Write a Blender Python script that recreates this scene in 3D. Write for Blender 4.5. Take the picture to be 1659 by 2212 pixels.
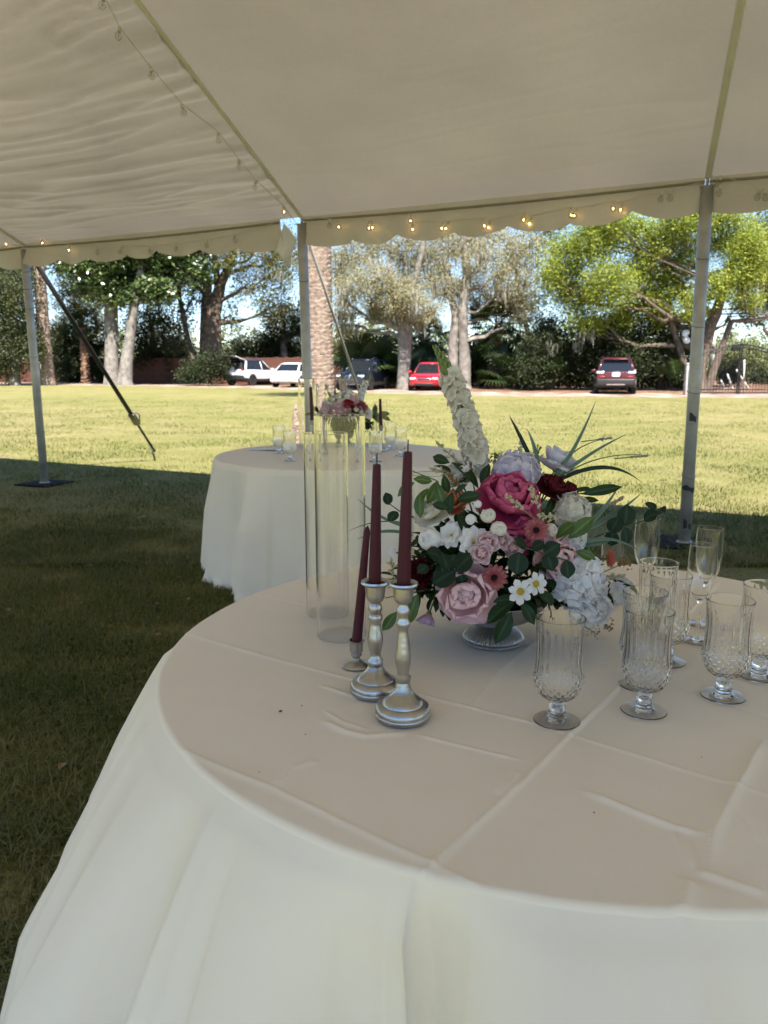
import bpy, bmesh, math, random
import numpy as np
from mathutils import Vector, Matrix, Euler, Quaternion
R = math.radians
sc = bpy.context.scene
for o in list(bpy.data.objects): bpy.data.objects.remove(o)
COL = sc.collection
# ---------------------------------------------------------------- camera
CAMZ = 1.30; FPX = 1700.0; PITCH = math.atan(316 / FPX)
cd = bpy.data.cameras.new('camera'); cam = bpy.data.objects.new('camera', cd); COL.objects.link(cam)
cam.location = (0, 0, CAMZ); cam.rotation_euler = (math.pi / 2 - PITCH, 0, 0)
cd.sensor_fit = 'AUTO'; cd.sensor_width = 36; cd.lens = FPX / 2212 * 36
cd.clip_start = .05; cd.clip_end = 2000
cd.dof.use_dof = True; cd.dof.focus_distance = 1.55; cd.dof.aperture_fstop = 8.5
sc.camera = cam
# ---------------------------------------------------------------- sky and sun
SUN_EL = 55; SUN_AZ = 174      # degrees; azimuth clockwise from +Y of where the sun stands
w = bpy.data.worlds.new('World'); sc.world = w; w.use_nodes = True
nt = w.node_tree; bg = nt.nodes['Background']
sky = nt.nodes.new('ShaderNodeTexSky'); sky.sky_type = 'NISHITA'; sky.sun_disc = False
sky.sun_elevation = R(SUN_EL); sky.sun_rotation = R(SUN_AZ); sky.altitude = 1500
sky.air_density = 1.0; sky.dust_density = .0; sky.ozone_density = 3.5
nt.links.new(sky.outputs[0], bg.inputs[0]); bg.inputs[1].default_value = .072
sd = bpy.data.lights.new('sun', 'SUN'); sd.energy = 4.2; sd.angle = R(.53); sd.color = (1, .935, .86)
so = bpy.data.objects.new('sun', sd); COL.objects.link(so)
sv = Vector((math.sin(R(SUN_AZ)) * math.cos(R(SUN_EL)), math.cos(R(SUN_AZ)) * math.cos(R(SUN_EL)), math.sin(R(SUN_EL))))
so.rotation_euler = sv.to_track_quat('Z', 'Y').to_euler()
# ---------------------------------------------------------------- exposure, render
vs = sc.view_settings; vs.view_transform = 'Standard'; vs.look = 'None'; vs.exposure = 1.82; vs.gamma = 1
cy = sc.cycles; cy.use_denoising = True
cy.use_adaptive_sampling = True; cy.adaptive_threshold = .03
cy.max_bounces = 12; cy.diffuse_bounces = 4; cy.glossy_bounces = 4; cy.transmission_bounces = 12; cy.transparent_max_bounces = 12
cy.caustics_reflective = False; cy.caustics_refractive = True; cy.blur_glossy = .5; cy.sample_clamp_indirect = 6

# ---------------------------------------------------------------- pixel rays used to take measurements
_cp, _sp = math.cos(PITCH), math.sin(PITCH)
def ray(u, v):
    d = (v - 1106) / FPX
    return Vector(((u - 829.5) / FPX, _cp - d * _sp, -(_sp + d * _cp)))
def onz(u, v, z):
    r = ray(u, v); t = (z - CAMZ) / r.z
    return Vector((r.x * t, r.y * t, z))
def aty(u, v, Y):
    r = ray(u, v); t = Y / r.y
    return Vector((r.x * t, Y, CAMZ + r.z * t))
def px(u, Y, v=790): return aty(u, v, Y).x

# ---------------------------------------------------------------- object helpers
def tag(o, label=None, cat=None, group=None, kind=None):
    if label: o['label'] = label
    if cat: o['category'] = cat
    if group: o['group'] = group
    if kind: o['kind'] = kind
    return o
def empty(name, loc=(0, 0, 0), rot=(0, 0, 0), label=None, cat=None, group=None, scale=1):
    o = bpy.data.objects.new(name, None); COL.objects.link(o)
    o.location = loc; o.rotation_euler = rot; o.scale = (scale,) * 3; o.empty_display_size = .05
    return tag(o, label, cat, group)
def link(name, me, parent=None, loc=(0, 0, 0), rot=(0, 0, 0), scale=None):
    o = bpy.data.objects.new(name, me); COL.objects.link(o)
    o.location = loc; o.rotation_euler = rot
    if scale is not None: o.scale = (scale,) * 3 if isinstance(scale, (int, float)) else scale
    if parent: o.parent = parent
    return o
def copy_tree(o, parent=None):
    c = o.copy(); COL.objects.link(c); c.parent = parent
    for ch in list(o.children): copy_tree(ch, c)
    return c

class MB:
    """collects shapes, then builds ONE mesh"""
    def __init__(s): s.v = []; s.f = []
    def add(s, vs, fs):
        b = len(s.v); s.v += [tuple(x) for x in vs]; s.f += [tuple(i + b for i in f) for f in fs]; return s
    def box(s, c, d, rot=None):
        hx, hy, hz = d[0] / 2, d[1] / 2, d[2] / 2
        vs = [Vector((x, y, z)) for x in (-hx, hx) for y in (-hy, hy) for z in (-hz, hz)]
        if rot is not None:
            m = Euler(rot).to_matrix(); vs = [m @ v for v in vs]
        c = Vector(c)
        return s.add([v + c for v in vs], [(0, 1, 3, 2), (4, 6, 7, 5), (0, 4, 5, 1), (2, 3, 7, 6), (0, 2, 6, 4), (1, 5, 7, 3)])
    def bevbox(s, c, d, b):
        """box with chamfered edges on all sides"""
        hx, hy, hz = d[0] / 2, d[1] / 2, d[2] / 2
        bm = bmesh.new(); bmesh.ops.create_cube(bm, size=1)
        for v in bm.verts: v.co = Vector((v.co.x * d[0], v.co.y * d[1], v.co.z * d[2])) + Vector(c)
        bmesh.ops.bevel(bm, geom=list(bm.edges), offset=b, segments=2, affect='EDGES', profile=.6)
        bm.verts.index_update()
        s.add([v.co.copy() for v in bm.verts], [[v.index for v in f.verts] for f in bm.faces]); bm.free(); return s
    def tube(s, pts, rad, n=8, caps=True, flat=1.0):
        pts = [Vector(p) for p in pts]; m = len(pts)
        if isinstance(rad, (int, float)): rad = [rad] * m
        vs = []; up = None
        for i, p in enumerate(pts):
            t = (pts[min(i + 1, m - 1)] - pts[max(i - 1, 0)]).normalized()
            if up is None:
                up = Vector((0, 0, 1)) if abs(t.z) < .9 else Vector((1, 0, 0))
            a = (up - t * up.dot(t)).normalized(); b = t.cross(a); up = a
            for k in range(n):
                q = 2 * math.pi * k / n
                vs.append(p + (a * math.cos(q) * flat + b * math.sin(q)) * rad[i])
        fs = [(i * n + k, i * n + (k + 1) % n, (i + 1) * n + (k + 1) % n, (i + 1) * n + k) for i in range(m - 1) for k in range(n)]
        if caps: fs += [tuple(range(n))[::-1], tuple((m - 1) * n + k for k in range(n))]
        return s.add(vs, fs)
    def lathe(s, prof, n=32, c=(0, 0, 0), fn=None, cap0=False, cap1=False):
        vs = []; c = Vector(c)
        for i, (r, z) in enumerate(prof):
            for k in range(n):
                a = 2 * math.pi * k / n
                rr = r * (fn(a, z, i) if fn else 1)
                vs.append(c + Vector((rr * math.cos(a), rr * math.sin(a), z)))
        m = len(prof)
        fs = [(i * n + k, i * n + (k + 1) % n, (i + 1) * n + (k + 1) % n, (i + 1) * n + k) for i in range(m - 1) for k in range(n)]
        if cap0: fs.append(tuple(range(n))[::-1])
        if cap1: fs.append(tuple((m - 1) * n + k for k in range(n)))
        return s.add(vs, fs)
    def grid(s, nu, nv, fn, closed_u=False):
        vs = [fn(i, j) for j in range(nv) for i in range(nu)]
        fs = []
        for j in range(nv - 1):
            for i in range(nu if closed_u else nu - 1):
                i2 = (i + 1) % nu
                fs.append((j * nu + i, j * nu + i2, (j + 1) * nu + i2, (j + 1) * nu + i))
        return s.add(vs, fs)
    def mesh(s, name, mat, smooth=True, origin=None):
        me = bpy.data.meshes.new(name)
        vs = s.v if origin is None else [(v[0] - origin[0], v[1] - origin[1], v[2] - origin[2]) for v in s.v]
        me.from_pydata(vs, [], s.f)
        if smooth: me.shade_smooth()
        if mat: me.materials.append(mat)
        return me
    def build(s, name, mat, parent=None, loc=(0, 0, 0), rot=(0, 0, 0), smooth=True, origin=None, scale=None):
        if origin is not None: loc = origin
        return link(name, s.mesh(name, mat, smooth, origin), parent, loc, rot, scale)
def auto_smooth(me, ang=40):
    me.set_sharp_from_angle(angle=R(ang)); return me
def np_mesh(name, verts, quads, mat, smooth=False, tri=False, attr=None):
    """quads/tris from numpy arrays"""
    n = 3 if tri else 4
    me = bpy.data.meshes.new(name); nf = len(quads)
    me.vertices.add(len(verts)); me.vertices.foreach_set('co', np.ascontiguousarray(verts, np.float32).ravel())
    me.loops.add(nf * n); me.loops.foreach_set('vertex_index', np.ascontiguousarray(quads, np.int32).ravel())
    me.polygons.add(nf); me.polygons.foreach_set('loop_start', np.arange(0, nf * n, n, dtype=np.int32))
    if smooth: me.polygons.foreach_set('use_smooth', np.ones(nf, bool))
    if attr is not None:
        a = me.attributes.new('shade', 'FLOAT', 'POINT'); a.data.foreach_set('value', np.ascontiguousarray(attr, np.float32))
    me.update(calc_edges=True); me.materials.append(mat)
    return me

# ---------------------------------------------------------------- materials
MATS = {}
def _c(c): return (c[0], c[1], c[2], 1)
def M(name, col, rough=.6, metal=0, spec=.5, var=0, vs=6, bump=0, bs=60, tl=0, coat=0, col2=None, emis=None, es=0, detail=4, ior=None, trans=0, attr=None, sheen=0):
    if name in MATS: return MATS[name]
    m = bpy.data.materials.new(name); m.use_nodes = True; n = m.node_tree; L = n.links
    p = n.nodes['Principled BSDF']; out = n.nodes['Material Output']
    p.inputs['Base Color'].default_value = _c(col); p.inputs['Roughness'].default_value = rough; p.inputs['Metallic'].default_value = metal
    p.inputs['Specular IOR Level'].default_value = spec; p.inputs['Coat Weight'].default_value = coat
    p.inputs['Transmission Weight'].default_value = trans; p.inputs['Sheen Weight'].default_value = sheen
    if ior: p.inputs['IOR'].default_value = ior
    if emis: p.inputs['Emission Color'].default_value = _c(emis); p.inputs['Emission Strength'].default_value = es
    colsock = None
    if var or bump or col2:
        tc = n.nodes.new('ShaderNodeTexCoord')
    if var or col2:
        nz = n.nodes.new('ShaderNodeTexNoise'); nz.inputs['Scale'].default_value = vs; nz.inputs['Detail'].default_value = detail
        L.new(tc.outputs['Object'], nz.inputs['Vector'])
        rp = n.nodes.new('ShaderNodeValToRGB'); rp.color_ramp.elements[0].position = .3; rp.color_ramp.elements[1].position = .7
        a = col; b = col2 if col2 else col
        if col2 is None:
            rp.color_ramp.elements[0].color = _c([x * (1 - var) for x in a]); rp.color_ramp.elements[1].color = _c([min(1, x * (1 + var)) for x in b])
        else:
            rp.color_ramp.elements[0].color = _c(a); rp.color_ramp.elements[1].color = _c(b)
        L.new(nz.outputs['Fac'], rp.inputs['Fac']); colsock = rp.outputs['Color']
    if attr:                                   # (colour at shade=0, colour at shade=1): the thing's own colouring; glossy leaves add painted highlights
        at = n.nodes.new('ShaderNodeAttribute'); at.attribute_name = 'shade'
        ra = n.nodes.new('ShaderNodeValToRGB')
        for e, c in zip(ra.color_ramp.elements, (attr[0], attr[-1])): e.color = _c(c)
        if len(attr) == 3:
            e = ra.color_ramp.elements.new(.5); e.color = _c(attr[1])
        L.new(at.outputs['Fac'], ra.inputs['Fac']); colsock = ra.outputs['Color']
    if colsock: L.new(colsock, p.inputs['Base Color'])
    if bump:
        nb = n.nodes.new('ShaderNodeTexNoise'); nb.inputs['Scale'].default_value = bs; nb.inputs['Detail'].default_value = 5
        L.new(tc.outputs['Object'], nb.inputs['Vector'])
        bp = n.nodes.new('ShaderNodeBump'); bp.inputs['Strength'].default_value = bump; bp.inputs['Distance'].default_value = .01
        L.new(nb.outputs['Fac'], bp.inputs['Height']); L.new(bp.outputs['Normal'], p.inputs['Normal'])
    if tl:
        t = n.nodes.new('ShaderNodeBsdfTranslucent'); mx = n.nodes.new('ShaderNodeMixShader'); mx.inputs[0].default_value = tl
        t.inputs[0].default_value = _c(col)
        if colsock: L.new(colsock, t.inputs[0])
        L.new(p.outputs[0], mx.inputs[1]); L.new(t.outputs[0], mx.inputs[2]); L.new(mx.outputs[0], out.inputs['Surface'])
    MATS[name] = m
    return m
_VT = {}
def vnoise(x, y, seed=0):
    """smooth 2-D value noise on numpy arrays, 0..1"""
    T = _VT.get(seed)
    if T is None: T = _VT[seed] = np.random.RandomState(seed).rand(64, 64)
    xi = np.floor(x).astype(int); yi = np.floor(y).astype(int); fx = x - xi; fy = y - yi
    fx = fx * fx * (3 - 2 * fx); fy = fy * fy * (3 - 2 * fy)
    g = lambda a, b: T[a % 64, b % 64]
    return (g(xi, yi) * (1 - fx) + g(xi + 1, yi) * fx) * (1 - fy) + (g(xi, yi + 1) * (1 - fx) + g(xi + 1, yi + 1) * fx) * fy
# ================================================================ ground
def ground_mat():
    m = bpy.data.materials.new('lawn'); m.use_nodes = True; n = m.node_tree; L = n.links; p = n.nodes['Principled BSDF']
    tc = n.nodes.new('ShaderNodeTexCoord')
    def noise(s, d=4, rough=.6):
        z = n.nodes.new('ShaderNodeTexNoise'); z.inputs['Scale'].default_value = s; z.inputs['Detail'].default_value = d; z.inputs['Roughness'].default_value = rough
        L.new(tc.outputs['Object'], z.inputs['Vector']); return z
    def ramp(src, a, ca, b, cb):
        r = n.nodes.new('ShaderNodeValToRGB'); r.color_ramp.elements[0].position = a; r.color_ramp.elements[1].position = b
        r.color_ramp.elements[0].color = _c(ca); r.color_ramp.elements[1].color = _c(cb); L.new(src.outputs['Fac'], r.inputs['Fac']); return r
    def mix(f, a, b, mode='MIX'):
        x = n.nodes.new('ShaderNodeMix'); x.data_type = 'RGBA'; x.blend_type = mode
        if isinstance(f, float): x.inputs['Factor'].default_value = f
        else: L.new(f, x.inputs['Factor'])
        L.new(a, x.inputs[6]); L.new(b, x.inputs[7]); return x.outputs[2]
    big = ramp(noise(.16, 3), .38, (.195, .205, .056), .62, (.30, .255, .115))      # green to straw patches
    mid = ramp(noise(1.4, 5), .35, (.15, .165, .042), .7, (.33, .285, .14))
    fine = ramp(noise(34, 6, .75), .36, (.22, .21, .18), .66, (1.6, 1.6, 1.5))
    c = mix(.5, big.outputs[0], mid.outputs[0]); c = mix(.75, c, fine.outputs[0], 'MULTIPLY')
    soil = ramp(noise(.75, 5), .57, (0, 0, 0), .70, (1, 1, 1))
    dirt = n.nodes.new('ShaderNodeRGB'); dirt.outputs[0].default_value = (.235, .185, .115, 1)
    sm = n.nodes.new('ShaderNodeMath'); sm.operation = 'MULTIPLY'; sm.inputs[1].default_value = .6; L.new(soil.outputs[0], sm.inputs[0])
    c = mix(sm.outputs[0], c, dirt.outputs[0])
    L.new(c, p.inputs['Base Color']); p.inputs['Roughness'].default_value = .9; p.inputs['Specular IOR Level'].default_value = .15
    bp = n.nodes.new('ShaderNodeBump'); bp.inputs['Strength'].default_value = .7; bp.inputs['Distance'].default_value = .03
    L.new(noise(48, 6, .8).outputs['Fac'], bp.inputs['Height']); L.new(bp.outputs[0], p.inputs['Normal'])
    return m
LAWN = ground_mat()
_n = 120
def gfn(i, j):
    x = (i / (_n - 1) - .5); y = (j / (_n - 1) - .5)
    x = math.copysign(abs(x * 2) ** 2.2, x) * 260; y = math.copysign(abs(y * 2) ** 2.2, y) * 260 + 20
    z = 0
    return (x, y, z)
tag(MB().grid(_n, _n, gfn).build('ground', LAWN), kind='structure')

# grass blades: real geometry near the camera, thinning out with distance
GRASS_M = M('grass_blade', (.1, .12, .03), rough=.6, spec=.25, tl=.35, attr=((.055, .095, .016), (.15, .165, .045), (.36, .30, .15)))
def grass_blades(name, N, region, hmin, hmax, seed, wid):
    rs = np.random.RandomState(seed)
    P = region(rs, N); N = len(P)
    patch = vnoise(P[:, 0] * 1.3 + 30, P[:, 1] * 1.3 + 30, 5) * .6 + vnoise(P[:, 0] * 4 + 9, P[:, 1] * 4 + 9, 7) * .4
    keep = rs.rand(N) < np.clip((patch - .22) * 2.6, .12, 1); P = P[keep]; patch = patch[keep]; N = len(P)
    h = (hmin + (hmax - hmin) * rs.rand(N) ** 1.5) * (.55 + .8 * patch); a = rs.rand(N) * 2 * np.pi; lean = h * (.3 + 1.5 * rs.rand(N)); wv = wid * (.6 + .8 * rs.rand(N))
    dx, dy = np.cos(a), np.sin(a); sx, sy = -dy * wv / 2, dx * wv / 2
    V = np.zeros((N, 5, 3), np.float32)
    V[:, 0] = np.stack([P[:, 0] - sx, P[:, 1] - sy, np.zeros(N) - .002], 1); V[:, 1] = np.stack([P[:, 0] + sx, P[:, 1] + sy, np.zeros(N) - .002], 1)
    m = .45; mx, my = P[:, 0] + dx * lean * .3, P[:, 1] + dy * lean * .3
    V[:, 2] = np.stack([mx + sx * .8, my + sy * .8, h * .62], 1); V[:, 3] = np.stack([mx - sx * .8, my - sy * .8, h * .62], 1)
    V[:, 4] = np.stack([P[:, 0] + dx * lean, P[:, 1] + dy * lean, h * (.75 + .25 * rs.rand(N))], 1)
    b = np.arange(N) * 5
    T = np.concatenate([np.stack([b, b + 1, b + 2], 1), np.stack([b, b + 2, b + 3], 1), np.stack([b + 3, b + 2, b + 4], 1)])
    dry = np.clip(rs.rand(N) * .55 + (1 - patch) * .75 - .1, 0, 1)
    return link(name, np_mesh(name, V.reshape(-1, 3), T, GRASS_M, tri=True, attr=np.repeat(dry, 5)))
def reg_near(rs, N):
    y = 1.0 + 5.2 * rs.rand(N) ** 1.35; u = rs.rand(N)
    x = -(.62 * y + .25) + u * (.62 * y + .25 + .35)
    return np.stack([x, y], 1)
def reg_mid(rs, N):
    y = 5.0 + 27 * rs.rand(N) ** 1.9; x = (rs.rand(N) * 2 - 1) * (.54 * y + .3)
    return np.stack([x, y], 1)
tag(grass_blades('grass', 260000, reg_near, .018, .055, 1, .0036), 'short patchy grass in the shade under the tent', 'grass', kind='stuff')
tag(grass_blades('grass', 170000, reg_mid, .02, .055, 2, .007), 'thin mown grass at the edge of the tent shade', 'grass', kind='stuff')
# ================================================================ tent
POLE_B = [onz(97, 1046, 0), None, onz(1478, 1176, 0)]
EH = 2.56                                        # height of the eave
PL, PR = POLE_B[0], POLE_B[2]
TL = aty(50, 508, PL.y); TR = aty(1529, 383, PR.y); TL.z = TR.z = EH
E = (TR - TL); E.z = 0; LEN = E.length; E.normalize()          # along the eave, left to right
NO = Vector((-E.y, E.x, 0)); NO = NO if NO.y > 0 else -NO         # outwards, away from the camera
SL = .345                                        # roof slope
DIRS = Vector((-.30, -.954, 0)).normalized()      # seams run up the roof in this plan direction
TM = TL + E * (LEN * .515)                         # top of the middle pole
BAY = LEN / 2
RIDGE = 3.65  # unseen rear half kept narrow so sunlit lawn behind brightens the cloth
def roof(t, s):
    """t metres along the eave from the left pole, s metres up the seam (plan)"""
    p = TL + E * t + DIRS * s
    d = -(DIRS * s).dot(NO)
    p.z = EH + SL * min(d, 2 * RIDGE - d)
    return p
MT = None
def tent_mat():
    m = bpy.data.materials.new('tent_vinyl'); m.use_nodes = True; n = m.node_tree; L = n.links
    n.nodes.remove(n.nodes['Principled BSDF'])
    tc = n.nodes.new('ShaderNodeTexCoord')
    def nz(s, d, lo, hi):
        z = n.nodes.new('ShaderNodeTexNoise'); z.inputs['Scale'].default_value = s; z.inputs['Detail'].default_value = d
        L.new(tc.outputs['Object'], z.inputs['Vector'])
        r = n.nodes.new('ShaderNodeMapRange'); r.inputs[1].default_value = .3; r.inputs[2].default_value = .7; r.inputs[3].default_value = lo; r.inputs[4].default_value = hi
        L.new(z.outputs['Fac'], r.inputs[0]); return r.outputs[0]
    def mul(a, b):
        x = n.nodes.new('ShaderNodeMath'); x.operation = 'MULTIPLY'; L.new(a, x.inputs[0]); L.new(b, x.inputs[1]); return x.outputs[0]
    f = mul(nz(.8, 4, .88, 1.08), nz(40, 3, .975, 1.02))
    def tint(col):
        v = n.nodes.new('ShaderNodeVectorMath'); v.operation = 'SCALE'; v.inputs[0].default_value = col; L.new(f, v.inputs['Scale']); return v.outputs[0]
    d = n.nodes.new('ShaderNodeBsdfDiffuse'); L.new(tint((.48, .445, .415)), d.inputs['Color'])
    t = n.nodes.new('ShaderNodeBsdfTranslucent'); L.new(tint(TENT_T), t.inputs['Color'])
    g = n.nodes.new('ShaderNodeBsdfGlossy'); g.inputs['Color'].default_value = (.06, .06, .055, 1); g.inputs['Roughness'].default_value = .33
    bz = n.nodes.new('ShaderNodeTexNoise'); bz.inputs['Scale'].default_value = 55; bz.inputs['Detail'].default_value = 3
    L.new(tc.outputs['Object'], bz.inputs['Vector'])
    bp = n.nodes.new('ShaderNodeBump'); bp.inputs['Strength'].default_value = .1; bp.inputs['Distance'].default_value = .004
    L.new(bz.outputs['Fac'], bp.inputs['Height'])
    for q in (d, g): L.new(bp.outputs[0], q.inputs['Normal'])
    a1 = n.nodes.new('ShaderNodeAddShader'); a2 = n.nodes.new('ShaderNodeAddShader')
    L.new(d.outputs[0], a1.inputs[0]); L.new(t.outputs[0], a1.inputs[1]); L.new(a1.outputs[0], a2.inputs[0]); L.new(g.outputs[0], a2.inputs[1])
    L.new(a2.outputs[0], n.nodes['Material Output'].inputs['Surface'])
    return m
TENT_T = (.0600, .0530, .0452)
TENT = tent_mat()
STRAP = M('seam_strap', (.86, .85, .87), rough=.7, var=.05, vs=8)
tent = tag(empty('tent_canopy', (TM.x, TM.y, 0)), 'beige vinyl party tent canopy with scalloped valance overhead', 'tent')
org = Vector((TM.x, TM.y, 0))
TMID = LEN * .515
edges_t = [-11, -TMID * 1.0, 0, TMID, LEN, LEN + 3.3, LEN + 9]
SMAX = 2 * RIDGE / max(1e-6, -(DIRS).dot(NO))
def roof_np(t, s):
    P = np.array(TL)[None, None, :] + np.array(E) * t[..., None] + np.array(DIRS) * s[..., None]
    d = s * -(DIRS.dot(NO)); P[..., 2] = EH + SL * np.minimum(d, 2 * RIDGE - d)
    return P, d
for k in range(len(edges_t) - 1):
    t0, t1 = edges_t[k], edges_t[k + 1]; amp = {2: .8, 1: .6, 3: .06}.get(k, .1); fine = k in (2, 3)
    nu, nv = (150, 300) if fine else (30, 60)
    q, sq = np.meshgrid(np.linspace(0, 1, nu), np.linspace(0, 1, nv)); t = t0 + (t1 - t0) * q
    s = SMAX * (sq ** 1.5 if fine else sq)
    P, d = roof_np(t, s)
    ed = np.exp(-((t1 - t) / .6) ** 2); el = np.exp(-((t - t0) / .5) ** 2)
    rim = np.clip(d / .5, 0, 1) * np.clip((t1 - t) / .06, 0, 1) * np.clip((t - t0) / .06, 0, 1)
    warp = vnoise(t * .9 + 4, s * 1.3 + 2, 21) * 1.2
    a = 1 - np.abs(2 * vnoise(t * .3 + 3, s * 3.4 + t * .25 + warp * .5, 11) - 1)
    b = 1 - np.abs(2 * vnoise(t * .55 + 8, s * 9 - t * .3 + 5 + warp * .6, 12) - 1)
    c = vnoise(t * 1.2 + 8, s * 22 + t * .6 + 5 + warp, 13)
    z = amp * (.024 * a ** 8 + .030 * b ** 8 * vnoise(t, s, 15) * 1.6 + .013 * c ** 2 * (1 + 1.5 * ed))
    z = z + amp * .020 * (ed + .6 * el) * (vnoise(s * 6.5 + (t1 - t) * 1.8, t * .8, 14) - .5)
    P[..., 2] += -.05 * np.sin(np.pi * q) * np.clip(.35 + d * .4, 0, 1) * np.clip(d / .3, 0, 1) - z * rim
    P = P - np.array(org)
    i = np.arange(nv - 1)[:, None] * nu; kk = np.arange(nu - 1)[None, :]
    Q = np.stack([i + kk, i + kk + 1, i + nu + kk + 1, i + nu + kk], -1).reshape(-1, 4)
    link('roof_panel', np_mesh('roof_panel', P.reshape(-1, 3), Q, TENT, smooth=True), tent)
# seam straps hang just under the cloth, with a ridge rope bead
for k, t in enumerate(edges_t[1:-1]):
    mb = MB(); wd = .036 if k == 1 else .022
    def f(i, j):
        s = SMAX * j / 80
        p = roof(t, s); o = (i - 2) / 2
        p = p + E * (o * wd); p.z -= .006 + (.014 if k == 1 else .003) * (1 - o * o)
        return p - org
    mb.grid(5, 81, f); mb.build('seam_strap', STRAP, tent)
# valance: scalloped skirt for each bay
def valance(t0, t1, h, nsc, seed, tilt=0):
    n = nsc * 16 + 1; rs = random.Random(seed); ph = [rs.uniform(-.02, .02) for _ in range(nsc + 1)]
    def f(i, j):
        q = i / (n - 1); t = t0 + (t1 - t0) * q; a = (q * nsc) % 1.0; k = min(nsc - 1, int(q * nsc))
        dep = h + ph[k] * (1 - q * nsc + k) + ph[k + 1] * (q * nsc - k) + .052 * abs(math.sin(math.pi * a)) ** .8
        p = TL + E * t; s = j / 6
        p.z = EH + .004 - dep * s
        p = p + NO * (-.004 + .035 * s * math.sin(t * 7 + seed) * s + .02 * s * math.sin(t * 17 + seed) + tilt * s)
        return p - org
    MB().grid(n, 7, f).build('valance', TENT, tent)
    mb = MB()
    mb.tube([(TL + E * (t0 + (t1 - t0) * q) + NO * -.02 + Vector((0, 0, -.03 - .02 * math.sin(math.pi * q)))) - org for q in [i / 24 for i in range(25)]], .009, 6)
    mb.build('eave_webbing', M('eave_web', (.26, .24, .20), rough=.8), tent)
valance(-8, -.0 - 3.3, .2, 8, 9); valance(-3.28, -.015, .2, 7, 3); valance(.015, TMID - .22, .205, 7, 4); valance(TMID + .02, LEN - .015, .21, 7, 5); valance(LEN + .015, LEN + 3.3, .2, 7, 6)

# ================================================================ tent poles
GALV = M('galvanised_tube', (.44, .43, .40), rough=.48, metal=.35, var=.25, vs=7, bump=.06, bs=30)
TAPE = M('black_tape', (.012, .012, .013), rough=.5); RUB = M('black_rubber', (.012, .012, .014), rough=.85, spec=.15, bump=.3, bs=90)
WIRE = M('thin_wire', (.25, .24, .2), rough=.5, metal=.5)
def pole(base, top, label, bands, tapes):
    b = Vector(base); top = Vector(top); d = top - b
    o = tag(empty('tent_pole', b), label, 'tent pole', 'tent side poles')
    at = lambda q: d * q
    MB().tube([at(.008), at(.5), at(.985)], .043, 24).build('tube', GALV, o)
    MB().tube([at(.45), at(.452), at(.5), at(.502)], [.0445, .0455, .0455, .0445], 24).build('collar', GALV, o)
    for q in bands:
        n = 20; MB().tube([at(q) + Vector((.0455 * math.cos(a), .0455 * math.sin(a), .012 * math.sin(a))) for a in [2 * math.pi * k / n for k in range(n + 1)]], .0035, 6).build('wire_band', WIRE, o)
    for q, h, a0, a1 in tapes:
        mb = MB(); n = 14
        def f(i, j):
            a = a0 + (a1 - a0) * i / (n - 1); jj = j - .5
            return at(q) + d * 0 + Vector((.0448 * math.cos(a), .0448 * math.sin(a), h * (jj + .25 * math.sin(a * 5) * jj + .3 * math.sin(a * 2))))
        mb.grid(n, 2, f); mb.build('tape_patch', TAPE, o, smooth=False)
    mb = MB(); mb.lathe([(.0, .030), (.052, .030), (.056, .022), (.06, .02)], 20); mb.build('foot_cup', GALV, o)
    base_o = MB().bevbox((0, 0, .011), (.44, .44, .018), .006).build('base_mat', RUB, o)
    base_o.rotation_euler = (0, 0, math.atan2(E.y, E.x) + .1)
    MB().tube([at(.985), at(1.012)], .012, 8).build('top_pin', GALV, o)
    MB().tube([at(.985) + E * .05, at(.985) - E * .05], .009, 6).build('bracket', GALV, o)
    return o
PMb = TM - NO * 0 + E * .05; PMb.z = 0
pole(PL, TL + NO * -.0 - Vector((0, 0, .02)), 'leaning metal tent pole at the far left beside the black strap', (.75, .83, .55, .9), ())
pole(PMb, TM - Vector((0, 0, .02)), 'metal tent pole in front of the big palm trunk', (.8,), ())
pole(PR, TR - Vector((0, 0, .02)), 'dented metal tent pole with black tape patches at the right', (.62, .44, .2, .8), ((.365, .05, -2.4, -1.3), (.165, .035, -3.2, .2), (.058, .06, -2.3, -1.7), (.06, .045, -1.5, -.9)))
# ================================================================ guy straps
BLK = M('black_strap', (.016, .016, .017), rough=.75, bump=.2, bs=200); GREY = M('grey_rope', (.24, .235, .21), rough=.8, bump=.3, bs=150)
STEEL = M('ratchet_steel', (.16, .155, .15), rough=.35, metal=.9, var=.2)
stake = onz(335, 995, 0); top = TL + Vector((0, 0, -.06)) + NO * .05
g = tag(empty('guy_strap', stake), 'black ratchet guy strap staked to the lawn left', 'strap')
pts = [top.lerp(stake + Vector((0, 0, .13)), q) for q in (0, .3, .6, .80, 1)]
MB().tube([p - stake for p in pts[:4]], .036, 6, flat=.35).build('webbing', BLK, g)
MB().tube([p - stake for p in pts[3:]], .022, 6, flat=.35).build('webbing', BLK, g)
c = pts[3] - stake
rt = MB().bevbox((0, 0, 0), (.09, .05, .20), .01).build('ratchet', STEEL, g, c, (top - stake).to_track_quat('Z', 'Y').to_euler())
MB().tube([(.05, .02, -.05), (.09, .03, .06), (.06, .02, .12)], .008, 6).build('ratchet_handle', STEEL, rt)
MB().tube([(0, 0, .24), (0, 0, -.02)], [.014, .016], 8).build('stake', STEEL, g, (0, 0, 0), (.25, -.12, 0))
MB().lathe([(0, .25), (.024, .25), (.024, .225), (.015, .22)], 10).build('stake_head', STEEL, g, (0, 0, 0), (.25, -.12, 0))
stk2 = onz(823, 1003, 0); top2 = TM + Vector((0, 0, -.1)) + NO * .05
g = tag(empty('guy_rope', stk2), 'thin grey guy rope crossing in front of the palm trunk', 'rope')
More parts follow.
